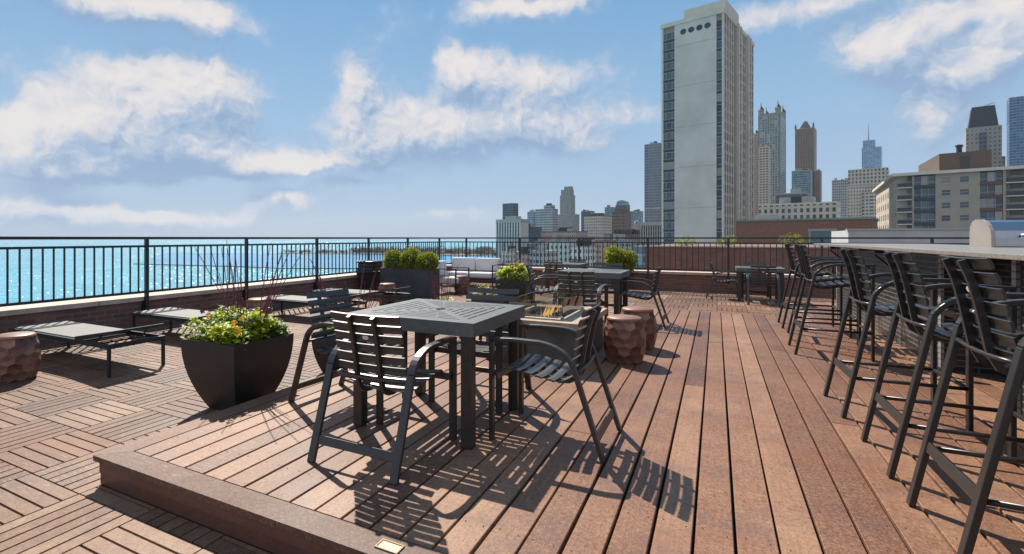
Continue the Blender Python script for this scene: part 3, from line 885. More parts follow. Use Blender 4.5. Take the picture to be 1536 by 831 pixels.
bedding('yellow flowering plants peeping over the near table top', (P3[0], P3[1], LOW+.36), .42, .13, 800, 5, .8)
twigs('red twigs standing between the long shrub box and the sofa', (P3[0]-.05, P3[1]+.05, LOW+.36), 14, .45, .75, .10, 6)
P5 = (-3.42, 8.15)
make_planter('low black planter between the near table and the far flower planter', (P5[0], P5[1], LOW), .44, .40, .15)
bedding('small lime green plant beside the far flower planter', (P5[0], P5[1], LOW+.36), .30, .22, 500, 8, .3)
P4 = (-3.45, 9.62)
make_planter('large black tapered planter beyond the fire table, full of flowers', (P4[0], P4[1], LOW), .62, .575, .16)
bedding('yellow and orange flowers heaped in the planter beyond the fire table', (P4[0], P4[1], LOW+.53), .60, .38, 3200, 7, 1.8)
twigs('thin red twigs over the flower planter beyond the fire table', (P4[0]-.05, P4[1]+.05, LOW+.53), 9, .35, .55, .22, 9)

def shrub(name, label, loc, r, n, seed, group, squash=1.0):
    rr = random.Random(seed); t = thing(name, label, 'shrub', loc, 0, group)
    b = MB()
    bumps = [(Vector((rr.gauss(0,1), rr.gauss(0,1), rr.gauss(0,1))).normalized(), rr.uniform(-.22, .26)) for _ in range(30)]
    for i in range(n):
        d = Vector((rr.gauss(0,1), rr.gauss(0,1), rr.gauss(0,1))).normalized()
        rad = r*(1+sum(a*max(0, d.dot(q))**8 for q, a in bumps))*(rr.uniform(.60, 1.02) if rr.random() < .9 else rr.uniform(1.0, 1.16))
        p = Vector((d.x*rad, d.y*rad, d.z*rad*squash+r*squash))
        out = (d+Vector((rr.uniform(-.9,.9), rr.uniform(-.9,.9), rr.uniform(-.5,.9)))).normalized(); sd_ = out.orthogonal().normalized()
        sd_ = (Matrix.Rotation(rr.uniform(0, 6.28), 3, out) @ sd_)
        sz = rr.uniform(.024, .046)*(1 if r < .3 else 1.35)
        b.leaf(p, sd_*sz*.5, out*sz, sd_.cross(out)*sz*.2)
    b.build('foliage', M['leaf_box'], t)
    s = MB()
    for k in range(5): s.tube([(0,0,-.02), (rr.uniform(-.3,.3)*r, rr.uniform(-.3,.3)*r, r*.6), (rr.uniform(-.6,.6)*r, rr.uniform(-.6,.6)*r, r*1.2)], .010, 5, .003)
    s.build('stem', M['soil'], t)
# long box with three shrubs
t = thing('long_planter_box', 'long dark slatted planter box holding three clipped shrubs', 'planter', (-6.82, 9.85, LOW))
b = MB(); rr = random.Random(5)
for k in range(9):
    z0, z1 = .01+k*.074, .01+k*.074+.070
    b.cur = rr.uniform(.3,.7); b.box((0, 0, z0), (1.28, .02, z1)); b.box((0, .48, z0), (1.28, .50, z1)); b.box((0, .0205, z0), (.02, .4795, z1)); b.box((1.26, .0205, z0), (1.28, .4795, z1))
b.build('board_cladding', M['dbox'], t)
b = MB(); b.box((.021, .021, .0), (1.259, .479, .60)); b.build('soil', M['soil'], t)
b = MB(); b.box((-.012, -.012, .677), (1.292, .03, .695)); b.box((-.012, .47, .677), (1.292, .512, .695)); b.box((-.012, .0305, .677), (.03, .4695, .695)); b.box((1.25, .0305, .677), (1.292, .4695, .695)); b.build('rim', M['dbox'], t)
for i, x in enumerate((.24, .66, 1.08)):
    shrub('clipped_shrub', ('left round shrub in the long dark planter box', 'middle shrub of the three in the long planter box', 'right shrub in the long box, nearest the sofa')[i], (-6.82+x, 10.10, LOW+.60), .235, 4200, 20+i, 'clipped shrubs in the long box')
t = thing('round_shrub_pot', 'dark pot by the back railing holding one round shrub', 'planter', (-2.24, 14.2, LOW))
b = MB(); b.lathe([(.22, 0), (.29, .38), (.30, .45), (.27, .45), (.26, .40)], 28); b.build('pot', M['dbox'], t)
shrub('clipped_shrub', 'round yellow-green shrub by the back railing beyond the middle table', (-2.24, 14.2, LOW+.41), .36, 9000, 31, 'clipped shrubs in the long box', .88)

# bin beside the planter box
t = thing('waste_bin', 'dark square waste bin with hooded lid beside the long shrub box', 'bin', (-7.22, 10.0, LOW))
b = MB()
n = len(b.v); b.v += [(-.19,-.19,0),(.19,-.19,0),(.19,.19,0),(-.19,.19,0),(-.23,-.23,.58),(.23,-.23,.58),(.23,.23,.58),(-.23,.23,.58)]
for q in ((0,3,2,1),(4,5,6,7),(0,1,5,4),(1,2,6,5),(2,3,7,6),(3,0,4,7)): b.face(q)
b.build('body', M['binm'], t, bevel=.015)
b = MB(); rr = random.Random(8)
for k in range(26):
    a = 2*PI*k/26; x, y = .235*max(-1, min(1, 1.3*math.cos(a))), .235*max(-1, min(1, 1.3*math.sin(a)))
    b.tube([(x*.96, y*.96, .62), (x*1.04, y*1.04, .585), (x*1.02, y*1.02, .53+rr.uniform(-.05,.02))], .016, 6, .006)
b.build('bag_liner', M['binm'], t, True)
b = MB(); b.box((-.235, -.235, .625), (.235, .235, .70)); b.box((-.22, -.20, .701), (.22, .20, .80)); b.box((-.245, -.245, .801), (.245, .245, .845)); b.build('lid', M['railm'], t, bevel=.02)

# sofa and lounge armchair
def cushion(mb, a, b_, r_=.05): mb.box(a, b_)
def soft(name, a, b_, parent, bev=.05):
    m = MB(); m.box(a, b_); o = m.build(name, M['cushion'], parent, True, bevel=bev); o.modifiers['b'].segments = 4; return o
def sofa(name, label, cat, loc, rot, Wd, seats):
    t = thing(name, label, cat, loc, rot)
    f = MB()   # front = -y
    for x in (0, Wd):
        f.bar((x, -.78, 0), (x, -.78, .62), .028, .028); f.bar((x, 0, 0), (x, 0, .66), .028, .028)
        f.bar((x, -.79, .62), (x, .0, .62), .03, .02, (1,0,0)); f.bar((x, -.78, .20), (x, 0, .20), .02, .03, (1,0,0))
        f.bar((x, -.78, .40), (x, 0, .40), .012, .012, (1,0,0))
    f.bar((0, -.78, .22), (Wd, -.78, .22), .03, .03, (0,1,0)); f.bar((0, 0, .22), (Wd, 0, .22), .03, .03, (0,1,0)); f.bar((0, 0, .60), (Wd, 0, .60), .02, .03, (0,1,0))
    f.build('frame', M['railm'], t)
    w_ = (Wd-.04)/seats
    for k in range(seats):
        soft('seat_cushion', (.02+k*w_+.004, -.76, .245), (.02+(k+1)*w_-.004, -.14, .40), t)
        soft('back_cushion', (.02+k*w_+.006, -.17, .41), (.02+(k+1)*w_-.006, -.015, .80), t, .06)
    return t
sofa('outdoor_sofa', 'white cushioned two seat outdoor sofa with black frame in the far corner', 'sofa', (-7.10, 14.15, LOW), 0, 1.62, 2)
sofa('lounge_armchair', 'white cushioned lounge armchair between the long shrub box and the sofa', 'armchair', (-6.35, 11.25, LOW), R(90), .75, 1)

# ------------------------------------------------------------------ fire table
t = thing('fire_table', 'square stone fire table with lit burner and glass wind guard', 'fire table', (-1.57, 5.36, 0))
hx, hy = .50, .63
b = MB(); b.box((-hx+.04, -hy+.04, .0), (hx-.04, hy-.04, .374)); b.build('base', M['stonedark'], t, bevel=.012)
b = MB(); tx, ty = .21, .37
for a, c in (((-hx,-hy,.375),(-tx,hy,.435)), ((tx,-hy,.375),(hx,hy,.435)), ((-tx,-hy,.375),(tx,-ty,.435)), ((-tx,ty,.375),(tx,hy,.435))):
    b.box(a, c)
b.build('stone_top', M['stone'], t)
b = MB(); b.box((-tx+.002, -ty+.002, .376), (tx-.002, ty-.002, .392)); pan = b.build('burner_pan', M['stonedark'], t)
b = MB(); rr = random.Random(6)
for k in range(520):
    x, y = rr.uniform(-tx+.02, tx-.02), rr.uniform(-ty+.02, ty-.02); r_ = rr.uniform(.007, .016); z = .396+rr.uniform(0, .018)
    b.lathe([(.001, -r_*.8), (r_, -r_*.2), (r_*.8, r_*.5), (.001, r_*.8)], 5, (x, y, z))
stuff(b.build('lava_rocks', M['lava'], t))
b = MB()
for k in range(34):
    y = rr.uniform(-.22, .26); x = rr.uniform(-.05, .06); h = rr.uniform(.05, .15)*(1-abs(y)*1.6); lx, ly = rr.uniform(.0, .05), rr.uniform(-.02, .05)
    if h < .02: continue
    b.tube([(x, y, .405), (x+lx*.2, y+ly*.3, .405+h*.25), (x+lx*.6, y+ly*.4, .405+h*.6), (x+lx, y+ly, .405+h)], .011*h/.1, 7, .001)
b.build('flame', M['flame'], t, True)
for a, c, ax in (((-.27,-.43),(.27,-.43),'x'), ((-.27,.43),(.27,.43),'x'), ((-.27,-.43),(-.27,.43),'y'), ((.27,-.43),(.27,.43),'y')):
    g = MB(); th = .003
    if ax == 'x': g.box((a[0]+.005, a[1]-th, .447), (c[0]-.005, a[1]+th, .60))
    else: g.box((a[0]-th, a[1]+.005, .447), (a[0]+th, c[1]-.005, .60))
    g.build('glass_pane', M['glass'], t)
for x in (-.27, .27):
    for y in (-.43, .43):
        g = MB(); g.lathe([(.018, .4355), (.018, .452), (.012, .456)], 12, (x, y, 0)); g.build('glass_foot', M['steel'], t)

# little floor light in the deck border
t = thing('deck_light', 'small square brass light let into the front deck border board', 'floor light', (-1.13, 1.695, .002))
b = MB(); b.box((-.052,-.030,.0005), (.052,-.024,.006)); b.box((-.052,.024,.0005), (.052,.030,.006)); b.box((-.052,-.0235,.0005), (-.046,.0235,.006)); b.box((.046,-.0235,.0005), (.052,.0235,.006)); b.build('frame', M['brass'], t)
b = MB(); b.box((-.0455,-.0232,.0004), (.0455,.0232,.003)); b.build('lens', M['lens'], t)

# ------------------------------------------------------------------ bar counter and built-in grill
t = thing('bar_counter', 'long bar counter with speckled granite top and dark stacked tile base', 'bar counter', (0,0,0))
b = MB(); b.box((1.54, 1.2, 1.0895), (3.05, 11.35, 1.125)); b.build('countertop', M['granite'], t, bevel=.005)
b = MB(); b.box((1.84, 1.2, .001), (2.9, 5.05, 1.089)); b.box((2.20, 5.052, .001), (2.9, 6.40, 1.089)); b.box((1.84, 6.402, .001), (2.9, 9.69, 1.089)); b.box((1.842, 9.7, LOW+.001), (2.9, 11.1, 1.089)); b.build('tile_base', M['bartile'], t)
for q0, q1 in (((1.835, 11.101, LOW+.001), (2.9, 11.16, 1.089)), ((1.815, 6.37, .001), (1.839, 6.43, 1.089)), ((1.815, 5.02, .001), (1.839, 5.08, 1.089))): b = MB(); b.box(q0, q1); b.build('end_panel', M['barlight'], t)
for y in (2.4, 3.7, 7.6, 8.9, 10.2): b = MB(); b.bar((1.60, y, 1.069), (1.838, y, 1.069), .04, .038, (0,1,0)); b.bar((1.60, y, 1.03), (1.83, y, .80), .03, .02, (0,1,0)); b.build('bracket', M['stoolm'], t)
t = thing('barbecue_grill', 'stainless grill with domed hood built into the bar counter', 'grill', (2.50, 7.42, 1.1255))
prof = [(0, .0), (0, .10), (.02, .17), (.07, .225), (.14, .262), (.24, .285), (.36, .288), (.44, .265), (.49, .21), (.50, .15), (.50, .0)]
def extr(mb, x0, x1, pr):
    n = len(mb.v); k = len(pr); mb.v += [(x0, y, z) for y, z in pr]+[(x1, y, z) for y, z in pr]
    mb.face([n+i for i in range(k)]); mb.face([n+k+i for i in range(k)][::-1])
    for i in range(k): j = (i+1) % k; mb.face((n+i, n+k+i, n+k+j, n+j))
b = MB(); extr(b, .03, 1.15, prof); b.build('hood', M['steel'], t, bevel=.008)
for x in (0, 1.151):
    b = MB(); extr(b, x, x+.029, [((y-.25)*1.04+.25, z*1.03) for y, z in prof]); b.build('end_cap', M['alu'], t)
b = MB(); b.tube([(.20, -.055, .12), (1.0, -.055, .12)], .014, 12); b.tube([(.22, .0, .12), (.22, -.055, .12)], .010, 8); b.tube([(.98, .0, .12), (.98, -.055, .12)], .010, 8); b.build('handle', M['steel'], t, True)

# ------------------------------------------------------------------ lake, ground and the far shore
def water_mat(name, base, rough, amp, scale, spec):
    """wavelets tilt the surface normal; their size is in metres"""
    m = NT(name)
    def vn(sc_, stretch, det):
        nd = m.n('ShaderNodeTexNoise'); nd.inputs['Scale'].default_value = sc_; nd.inputs['Detail'].default_value = det; nd.inputs['Roughness'].default_value = .6
        m.l(m.coord('Object', stretch), nd.inputs['Vector'])
        a = m.n('ShaderNodeVectorMath', operation='SUBTRACT'); m.l(nd.outputs['Color'], a.inputs[0]); a.inputs[1].default_value = (.5, .5, .5)
        return a.outputs[0]
    g = m.n('ShaderNodeNewGeometry').outputs['Normal']; acc = g
    for sc_, st, k in ((scale, (1, 1.4, 1), 1.0), (scale*.33, (1, 1.2, 1), 1.0), (scale*.07, (1, 1, 1), .35)):
        b_ = m.n('ShaderNodeVectorMath', operation='MULTIPLY'); m.l(vn(sc_, st, 2), b_.inputs[0]); b_.inputs[1].default_value = (amp*k, amp*k, 0)
        c_ = m.n('ShaderNodeVectorMath', operation='ADD'); m.l(acc, c_.inputs[0]); m.l(b_.outputs[0], c_.inputs[1]); acc = c_.outputs[0]
    n_ = m.n('ShaderNodeVectorMath', operation='NORMALIZE'); m.l(acc, n_.inputs[0]); m.l(n_.outputs[0], m.b.inputs['Normal'])
    n2 = m.noise(m.coord(), .012, 4, .6)
    m.color(m.ramp(n2, [(.3, tuple(x*.82 for x in base)), (.7, tuple(x*1.15 for x in base))]))
    m.set(Roughness=rough, IOR=1.33); m.b.inputs['Specular IOR Level'].default_value = spec; return m.m
M['lake'] = water_mat('lake_water', (.09,.37,.47), .17, 1.4, .35, .38)
M['calm'] = water_mat('sheltered_water', (.06,.27,.46), .22, .25, .4, .25)
M['land'] = plain('city_ground', (.17,.16,.14), .9, 0, .4, .02)
M['shore'] = plain('shore_ground', (.17,.13,.085), .9, 0, .4, .02)
b = MB(); S = 9000; b.v += [(-S,-S,GROUND-.5),(S,-S,GROUND-.5),(S,S,GROUND-.5),(-S,S,GROUND-.5)]; b.face((0,1,2,3)); struct(b.build('lake', M['lake']))
b = MB(); b.prism([(-20,-600),(-45,20),(-200,540),(-398,1000),(-430,1100),(-520,1380),(-560,2400),(-300,4500),(4500,4500),(4500,-600)], GROUND-2, GROUND); struct(b.build('ground', M['land']))
b = MB(); b.prism([(-396,1002),(-520,975),(-640,985),(-760,960),(-905,915),(-950,930),(-930,960),(-850,1010),(-830,1160),(-900,1400),(-560,1480),(-515,1380)], GROUND-2, GROUND+.6); struct(b.build('peninsula', M['shore']))
def Pl(u, v, z):
    d = f_px*(1.22-z)/(v-v0); a = R(28.47); t = (u-u0)/f_px
    return (d*(-math.sin(a)+t*math.cos(a)), d*(math.cos(a)+t*math.sin(a)))
calm = [(-742,447),(-598,493),(-523,525),(-466,468+2),(-341,536),(-237,592),(-204,545),(-398,1000),(-520,974),(-640,984),(-760,959),(-905,914),(-1010,905),(-1180,880),(-1330,760),(-1010,610)]
calm = [(-742,447),(-560,470),(-466,468),(-341,530),(-225,585),(-398,1000),(-520,973),(-640,983),(-760,958),(-905,913),(-1010,905),(-1240,835),(-1150,760),(-940,600)]
b = MB(); b.v += [(x, y, GROUND-.25) for x, y in calm]; b.face(range(len(calm))); struct(b.build('sheltered_water', M['calm']))
b = MB(); b.sweep([(-740,446,GROUND-.3),(-560,469,GROUND-.3),(-466,467,GROUND-.3),(-341,529,GROUND-.3),(-222,584,GROUND-.3)], 3, 1.4, (0,1,0)); tag(b.build('breakwater', M['railm']), 'thin dark breakwater line crossing the lake behind the railing', 'breakwater')

def woods(name, label_kind, regions, seed, mats):
    rr = random.Random(seed)
    for mi, mat in enumerate(mats):
        b = MB()
        for (x0, y0, x1, y1, n, h) in regions:
            for i in range(n):
                q = rr.random(); cx = x0+(x1-x0)*q+rr.uniform(-18,18); cy = y0+(y1-y0)*q+rr.uniform(-18,18); hh = h*rr.uniform(.5, 1.15); wd = hh*.42
                for k in range(26):
                    p = Vector((cx+rr.gauss(0,1)*wd*.5, cy+rr.gauss(0,1)*wd*.5, GROUND+hh*(.25+.75*rr.random()**.8)))
                    u_ = Vector((rr.gauss(0,1), rr.gauss(0,1), rr.gauss(0,.6))).normalized(); v_ = u_.orthogonal().normalized()
                    b.quad(p, u_*rr.uniform(.5, 1.1), v_*rr.uniform(.4, .9))
        stuff(b.build(name, M[mat]))
M['bare'] = plain('bare_twiggy_crown', (.13,.10,.07), .9, 0, .4, .1)
M['pine'] = plain('evergreen_crown', (.045,.06,.03), .9, 0, .4, .1)
woods('shore_trees', '', [(-930,945,-760,985,30,8),(-760,985,-430,1010,150,13),(-800,1040,-560,1200,90,15),(-430,1010,-560,1300,90,14),(-395,990,-150,800,120,12),(-150,560,-60,420,60,11)], 41, ['bare','pine'])

ROT = R(-14.63)
def city_thing(name, label, cat, corner, z=GROUND, group=None): return thing(name, label, cat, (corner[0], corner[1], z), ROT, group)
def block(label, corner, w_, d_, top, mat, extra=(), name='office_tower', cat='building', roofmat=None, cap=.8, z=GROUND, group=None):
    """corner = nearest corner; body runs left by w_ and back by d_; extra = (x0,x1,y0,y1,top,material) set-backs and penthouses"""
    t = city_thing(name, label, cat, corner, z, group)
    b = MB(); b.box((-w_, 0, 0), (0, d_, top-z)); b.build('body', mat, t)
    rm = roofmat or M['conc']
    if cap:
        b = MB(); b.box((-w_-.15, -.15, top-z+.01), (.15, d_+.15, top-z+cap)); b.build('roof', rm, t)
    ru = random.Random(label)
    if not extra and z == GROUND and w_ > 6:
        for k in range(ru.randint(2, 4)):
            ux = ru.uniform(-w_*.9, -w_*.3); uy = ru.uniform(.5, d_*.4); uw = ru.uniform(.08, .28)*w_; uh = ru.uniform(1.2, 4.2)
            b = MB(); b.box((ux, uy, top-z+cap+.02+.004*k), (min(-.3, ux+uw), uy+d_*.4, top-z+cap+uh)); b.build('roof_unit', ru.choice((M['conc'], M['dark'], M['concg'])), t)
    for (x0, x1, y0, y1, tp, mt) in extra:
        b = MB(); b.box((x0, y0, top-z+cap+.02), (x1, y1, tp-z)); b.build('upper_storey', mt, t)
    return t
M['conc'] = plain('pale_concrete', (.36,.34,.31), .85, 0, .12, .5)
M['concg'] = plain('grey_concrete', (.27,.265,.25), .85, 0, .18, .25)
M['dark'] = plain('dark_roof', (.035,.037,.042), .6)
M['brownr'] = plain('brown_roof', (.13,.085,.065), .8)
wg = NT('window_glass'); oi = wg.n('ShaderNodeObjectInfo')
wg.color(wg.ramp(oi.outputs['Random'], [(.0,(.02,.03,.045)), (.35,(.05,.085,.11)), (.8,(.07,.11,.12)), (.86,(.20,.20,.19)), (1.,(.28,.27,.25))])); wg.set(Roughness=.12)
M['wglass'] = wg.m
M['wframe'] = plain('pale_window_frame', (.38,.38,.37), .5)
F = lambda *a, **k: facade(*a, **k)
M['f_grey'] = F('f_grey', (0.365,0.365,0.365), (.07,.08,.09), 1.9, 3.1, .62, .5)
M['f_dark'] = F('f_dark', (0.121,0.135,0.155), (.035,.045,.06), 2.0, 3.2, .7, .6)
M['f_navy'] = F('f_navy', (0.061,0.074,0.101), (.03,.045,.07), 2.4, 3.4, .8, .7)
M['f_glass'] = F('f_glass', (0.270,0.365,0.419), (.12,.20,.25), 2.2, 3.4, .85, .75)
M['f_teal'] = F('f_teal', (0.203,0.311,0.324), (.10,.19,.22), 2.4, 3.4, .85, .7)
M['f_deco'] = F('f_deco', (0.324,0.304,0.270), (.10,.10,.10), 2.2, 3.3, .40, .8)
M['f_tan'] = F('f_tan', (0.513,0.432,0.351), (.12,.12,.12), 2.0, 3.1, .5, .45)
M['f_pink'] = F('f_pink', (0.432,0.297,0.243), (.12,.11,.11), 2.0, 3.1, .5, .45)
M['f_brown'] = F('f_brown', (0.203,0.135,0.108), (.05,.055,.06), 1.8, 3.1, .55, .5)
M['f_rib'] = F('f_rib', (0.270,0.304,0.338), (.045,.06,.085), 1.5, 3.3, .62, .72)
M['f_white'] = F('f_white', (0.620,0.620,0.594), (.10,.11,.12), 2.3, 3.0, .55, .55)
M['f_green'] = F('f_green', (0.486,0.567,0.513), (.07,.10,.11), 2.6, 3.1, .5, .5)
M['f_twin'] = F('f_twin', (0.317,0.304,0.257), (.13,.21,.20), 3.0, 3.6, .72, .8, winrough=.2)
M['f_beigeg'] = F('f_beigeg', (0.486,0.392,0.297), (.06,.06,.06), 3.4, 3.2, .6, .5)
M['f_brownt'] = F('f_brownt', (0.230,0.155,0.111), (.06,.06,.07), 2.1, 3.4, .42, .62)
M['f_blue'] = F('f_blue', (0.176,0.324,0.486), (.10,.21,.34), 4, 4, .8, .8, rough=.4)
M['f_blueg'] = F('f_blueg', (0.135,0.230,0.338), (.045,.12,.22), 1.6, 1.9, .85, .62, rough=.5)
M['f_mans'] = F('f_mans', (.34,.30,.25), (.15,.145,.135), 2.4, 3.2, .45, .5)
M['f_strip'] = F('f_strip', (0.540,0.472,0.378), (.10,.13,.14), 3.6, 3.0, .78, .5)
M['f_mid'] = F('f_mid', (0.513,0.446,0.351), (.07,.08,.09), 2.6, 3.3, .5, .62)
M['f_apt'] = F('f_apt', (0.446,0.371,0.304), (.06,.07,.08), 5.2, 2.75, .38, .55)

# white residential slab with dark window strips
t = city_thing('apartment_tower', 'white tower with tall dark window strips at the left end of the skyline', 'building', (-143.3, 411.4))
b = MB(); b.box((-22.9, .6, 0), (-.6, 12, 52.2)); b.build('body', M['f_dark'], t)
for k in range(10):
    b = MB(); x = -25.5+k*2.72; b.box((x-.45 if k else x, 0, 0), (x+.75, 12.2, 52.8)); b.build('pier', M['whitep'] if 'whitep' in M else M['conc'], t)
b = MB(); b.box((-25.6, -.1, 50.2), (.1, 12.3, 53.2)); b.build('cornice', M['conc'], t)
b = MB(); b.box((-17, 2, 53.3), (-6, 10, 55.8)); b.build('upper_storey', M['conc'], t)

block('dark grey tower rising just behind the white striped tower', (-242.1,665), 18, 12, 84.3-36, M['f_dark'], [(-12,-3,2,8,47,M['dark'])], cap=.5)
block('low navy glass block right of the white striped tower', (-147.4,466.1), 14.7, 10, 10.5, M['f_navy'], roofmat=M['dark'])
block('slim pale glass block behind the left of the skyline', (-254.7,794.7), 12.5, 12, 42.6, M['f_glass'])
block('wide grey office block with a stepped roof, left of the tall stepped tower', (-181.2,641.2), 25.4, 13, 37.6, M['f_grey'], [(-14,-2,2,9,43,M['f_grey']), (-11,-5,3,7,45.5,M['dark'])])
t = block('tall stepped stone tower standing highest in the left skyline', (-216.7,894.9), 29.7, 22, 42, M['f_deco'], [(-27,-5,2,16,76,M['f_deco']), (-25.5,-7,3,15,86,M['f_deco']), (-20,-8,4,14,91.5,M['f_deco'])], name='stepped_tower')
block('narrow grey block right of the tall stepped tower', (-137.6,653.4), 12, 12, 34.4, M['f_dark'])
block('broad tan office block in the middle of the left skyline', (-104.4,557.6), 21.5, 22.5, 24.4, M['f_tan'], roofmat=M['brownr'])
block('teal glass block peeking between tan and brown blocks', (-148.9,886.2), 15, 12, 51.8, M['f_teal'])
t = block('dark tower with an arched glass top behind the brown block', (-115.9,801.7), 17, 12, 50, M['f_dark'])
b = MB(); n = 14; pr = [(-16.2, 86.9)]+[(-8.5-7.6*math.cos(PI*k/n), 89+4.6*math.sin(PI*k/n)) for k in range(n+1)]+[(-.8, 86.9)]
b2 = [(x, z) for x, z in pr]; nn = len(b.v); kk = len(b2); b.v += [(x, 1, z) for x, z in b2]+[(x, 11, z) for x, z in b2]
b.face([i for i in range(kk)]); b.face([kk+i for i in range(kk)][::-1])
for i in range(kk): j = (i+1) % kk; b.face((i, kk+i, kk+j, j))
b.build('arched_roof', M['f_glass'], t)
block('brown brick apartment block with a stepped top, centre of the skyline', (-74.8,505.5), 12.3, 15.3, 25.5, M['f_brown'], [(-10.6,-1,1,12,29,M['f_brown'])], name='apartment_block', roofmat=M['brownr'])
block('far pale teal slab left of the slender ribbed tower', (-122.1,1014.5), 20, 12.6, 50.4, M['f_teal'])
t = block('small pinkish block with a domed roof left of the white ribbed block', (-81.8,660.9), 7.5, 8, 18, M['f_pink'])
b = MB(); b.lathe([(3.2, 0), (3.1, 1.2), (2.4, 2.6), (1.2, 3.5), (.1, 3.9)], 16, (-3.8, 4, 54.8)); b.build('dome', M['conc'], t, True)
t = block('slender blue-grey ribbed skyscraper left of the big concrete tower', (-57.3,651.4), 17.8, 12, 111.5, M['f_rib'], name='skyscraper')
for k in range(12):
    b = MB(); x = -17.8+k*1.6; b.box((x-.16, -.32, 0), (x+.16, -.01, 147.4)); b.build('rib', M['f_pier'] if 'f_pier' in M else M['concg'], t)
b = MB(); b.box((-17.9, -.36, 71), (.1, 0, 73)); b.build('floor_band', M['conc'], t)
t = city_thing('office_block', 'white ribbed low block at the foot of the big concrete tower', 'building', (-25, 325))
b = MB(); b.box((-14.8, .5, 0), (-.2, 12, 44.6)); b.build('body', M['f_dark'], t)
for k in range(12):
    b = MB(); x = -15+k*1.36; b.box((x-.28, 0, 0), (x+.28, .49, 44.6)); b.build('rib', M['conc'], t)
b = MB(); b.box((-15.3, -.05, 44.62), (.3, 12.2, 46.6)); b.build('roof', M['conc'], t)

# fillers seen through the pickets
for lab, c, w_, d_, tp, mt in (
  ('pale green apartment slab seen through the railing pickets, middle of the low town', (820,852,260,363), 0, 12, 0, 'f_green'),
  ('white gridded apartment block seen through the pickets under the tall stepped tower', (853,874,220,371), 0, 12, 0, 'f_white'),
  ('brown low block seen through the pickets beside the white gridded one', (876,892,300,369), 0, 12, 0, 'f_brown'),
  ('grey-brown block seen through the pickets above the round shrub', (893,913,285,362), 0, 12, 0, 'f_pink'),
  ('broad grey block seen through the pickets right of the round shrub', (914,946,330,361), 0, 12, 0, 'f_grey'),
  ('pale blue-grey block at the left end of the long brick roof wall', (949,965,200,371), 0, 12, 0, 'f_glass'),
  ('grey block seen through the pickets right of the white striped tower', (786,818,350,366), 0, 12, 0, 'f_dark'),
  ('brown roofed long block just over the top rail under the stepped tower', (806,864,420,347.5), 0, 20, 0, 'f_pink'),
  ('tan low block at the foot of the white striped tower', (746,770,300,379), 0, 12, 0, 'f_tan'),
  ('reddish low block at the foot of the navy glass block', (771,792,250,382), 0, 10, 0, 'f_pink'),
  ('flat grey block low between the green slab and the striped tower', (792,820,235,378), 0, 10, 0, 'f_grey'),
  ('dark brown long roof below the brown brick apartment block', (905,962,395,352), 0, 18, 0, 'f_brown')):
    ul, ur, d, v = c; tt = (ur-u0)/f_px; a = R(28.47)
    cx, cy = d*(-math.sin(a)+tt*math.cos(a)), d*(math.cos(a)+tt*math.sin(a))
    tp = 1.22-(v-v0)*d/f_px
    block(lab, (cx, cy), (ur-ul)*d/f_px*1.03, d_, tp, M[mt], name='town_block', roofmat=M['brownr'] if mt in ('f_pink','f_brown') else M['concg'], cap=.5, group='low town blocks')

# ------------------------------------------------------------------ the big concrete tower
t = city_thing('concrete_tower', 'tall pale concrete tower with four round windows near its top', 'building', (1.8, 160.2))
W_, D_, H_ = 16.4, 34.8, 63.7-GROUND
FH = 2.9; NF = 27
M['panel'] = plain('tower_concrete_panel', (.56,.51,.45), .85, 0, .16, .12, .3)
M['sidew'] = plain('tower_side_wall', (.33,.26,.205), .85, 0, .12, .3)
M['rib'] = plain('tower_rib', (.58,.52,.43), .8, 0, .1, .5)
M['spandrel'] = plain('dark_spandrel', (.035,.045,.06), .4)
b = MB(); b.box((-W_+.4, .5, 0), (-.5, D_, H_)); b.build('core', M['sidew'], t)
b = MB(); b.box((-12.75, 0, 0), (-1.75, .499, H_-1.2)); b.build('blank_wall', M['panel'], t)
for k in range(9):
    z = H_-7.6-k*11.6
    if z > 4: b = MB(); b.box((-12.76, -.012, z), (-1.74, 0, z+.10)); b.build('panel_joint', M['concg'], t)
for x0, x1 in ((-W_, -W_+.5), (-.42, 0)):
    b = MB(); b.box((x0, 0, 0), (x1, .499, H_-1.2)); b.build('corner_pier', M['rib'], t)
b = MB(); b.box((-W_-.2, -.2, H_-1.19), (.25, D_+.2, H_)); b.build('roof_slab', M['rib'], t)
b = MB(); b.box((-10.8, 2.0, H_+.01), (.05, 16, H_+3.2)); b.box((-.9, 1.8, H_+.01), (.1, 2.0, H_+3.6)); b.build('penthouse', M['rib'], t)
g0 = fr0 = sp0 = None
for (x0, x1, nm) in ((-W_+.502, -12.755, 3), (-1.745, -.425, 1)):
    g0 = None
    for k in range(NF):
        z = H_-2.0-(k+1)*FH+.2
        if g0 is None:
            b = MB(); b.box((x0, .25, 0), (x1, .32, 1.85)); g0 = b.build('window', M['wglass'], t)
            b = MB()
            b.box((x0, .16, 1.86), (x1, .30, 1.98)); b.box((x0, .16, -.10), (x1, .30, -.01))
            if nm == 3:
                for q in (.02, .24, .76, .95): xx = x0+(x1-x0)*q; b.box((xx-.05, .17, 0), (xx+.05, .2495, 1.85))
            f0 = b.build('frame', M['wframe'], g0)
            b = MB(); b.box((x0, .2, -.78), (x1, .45, -.11)); s0 = b.build('spandrel', M['spandrel'], t)
            g0.location.z = z; s0.location.z = z
        else:
            g = g0.copy(); col.objects.link(g); g.parent = t; g.location.z = z
            f_ = f0.copy(); col.objects.link(f_); f_.parent = g
            s_ = s0.copy(); col.objects.link(s_); s_.parent = t; s_.location.z = z
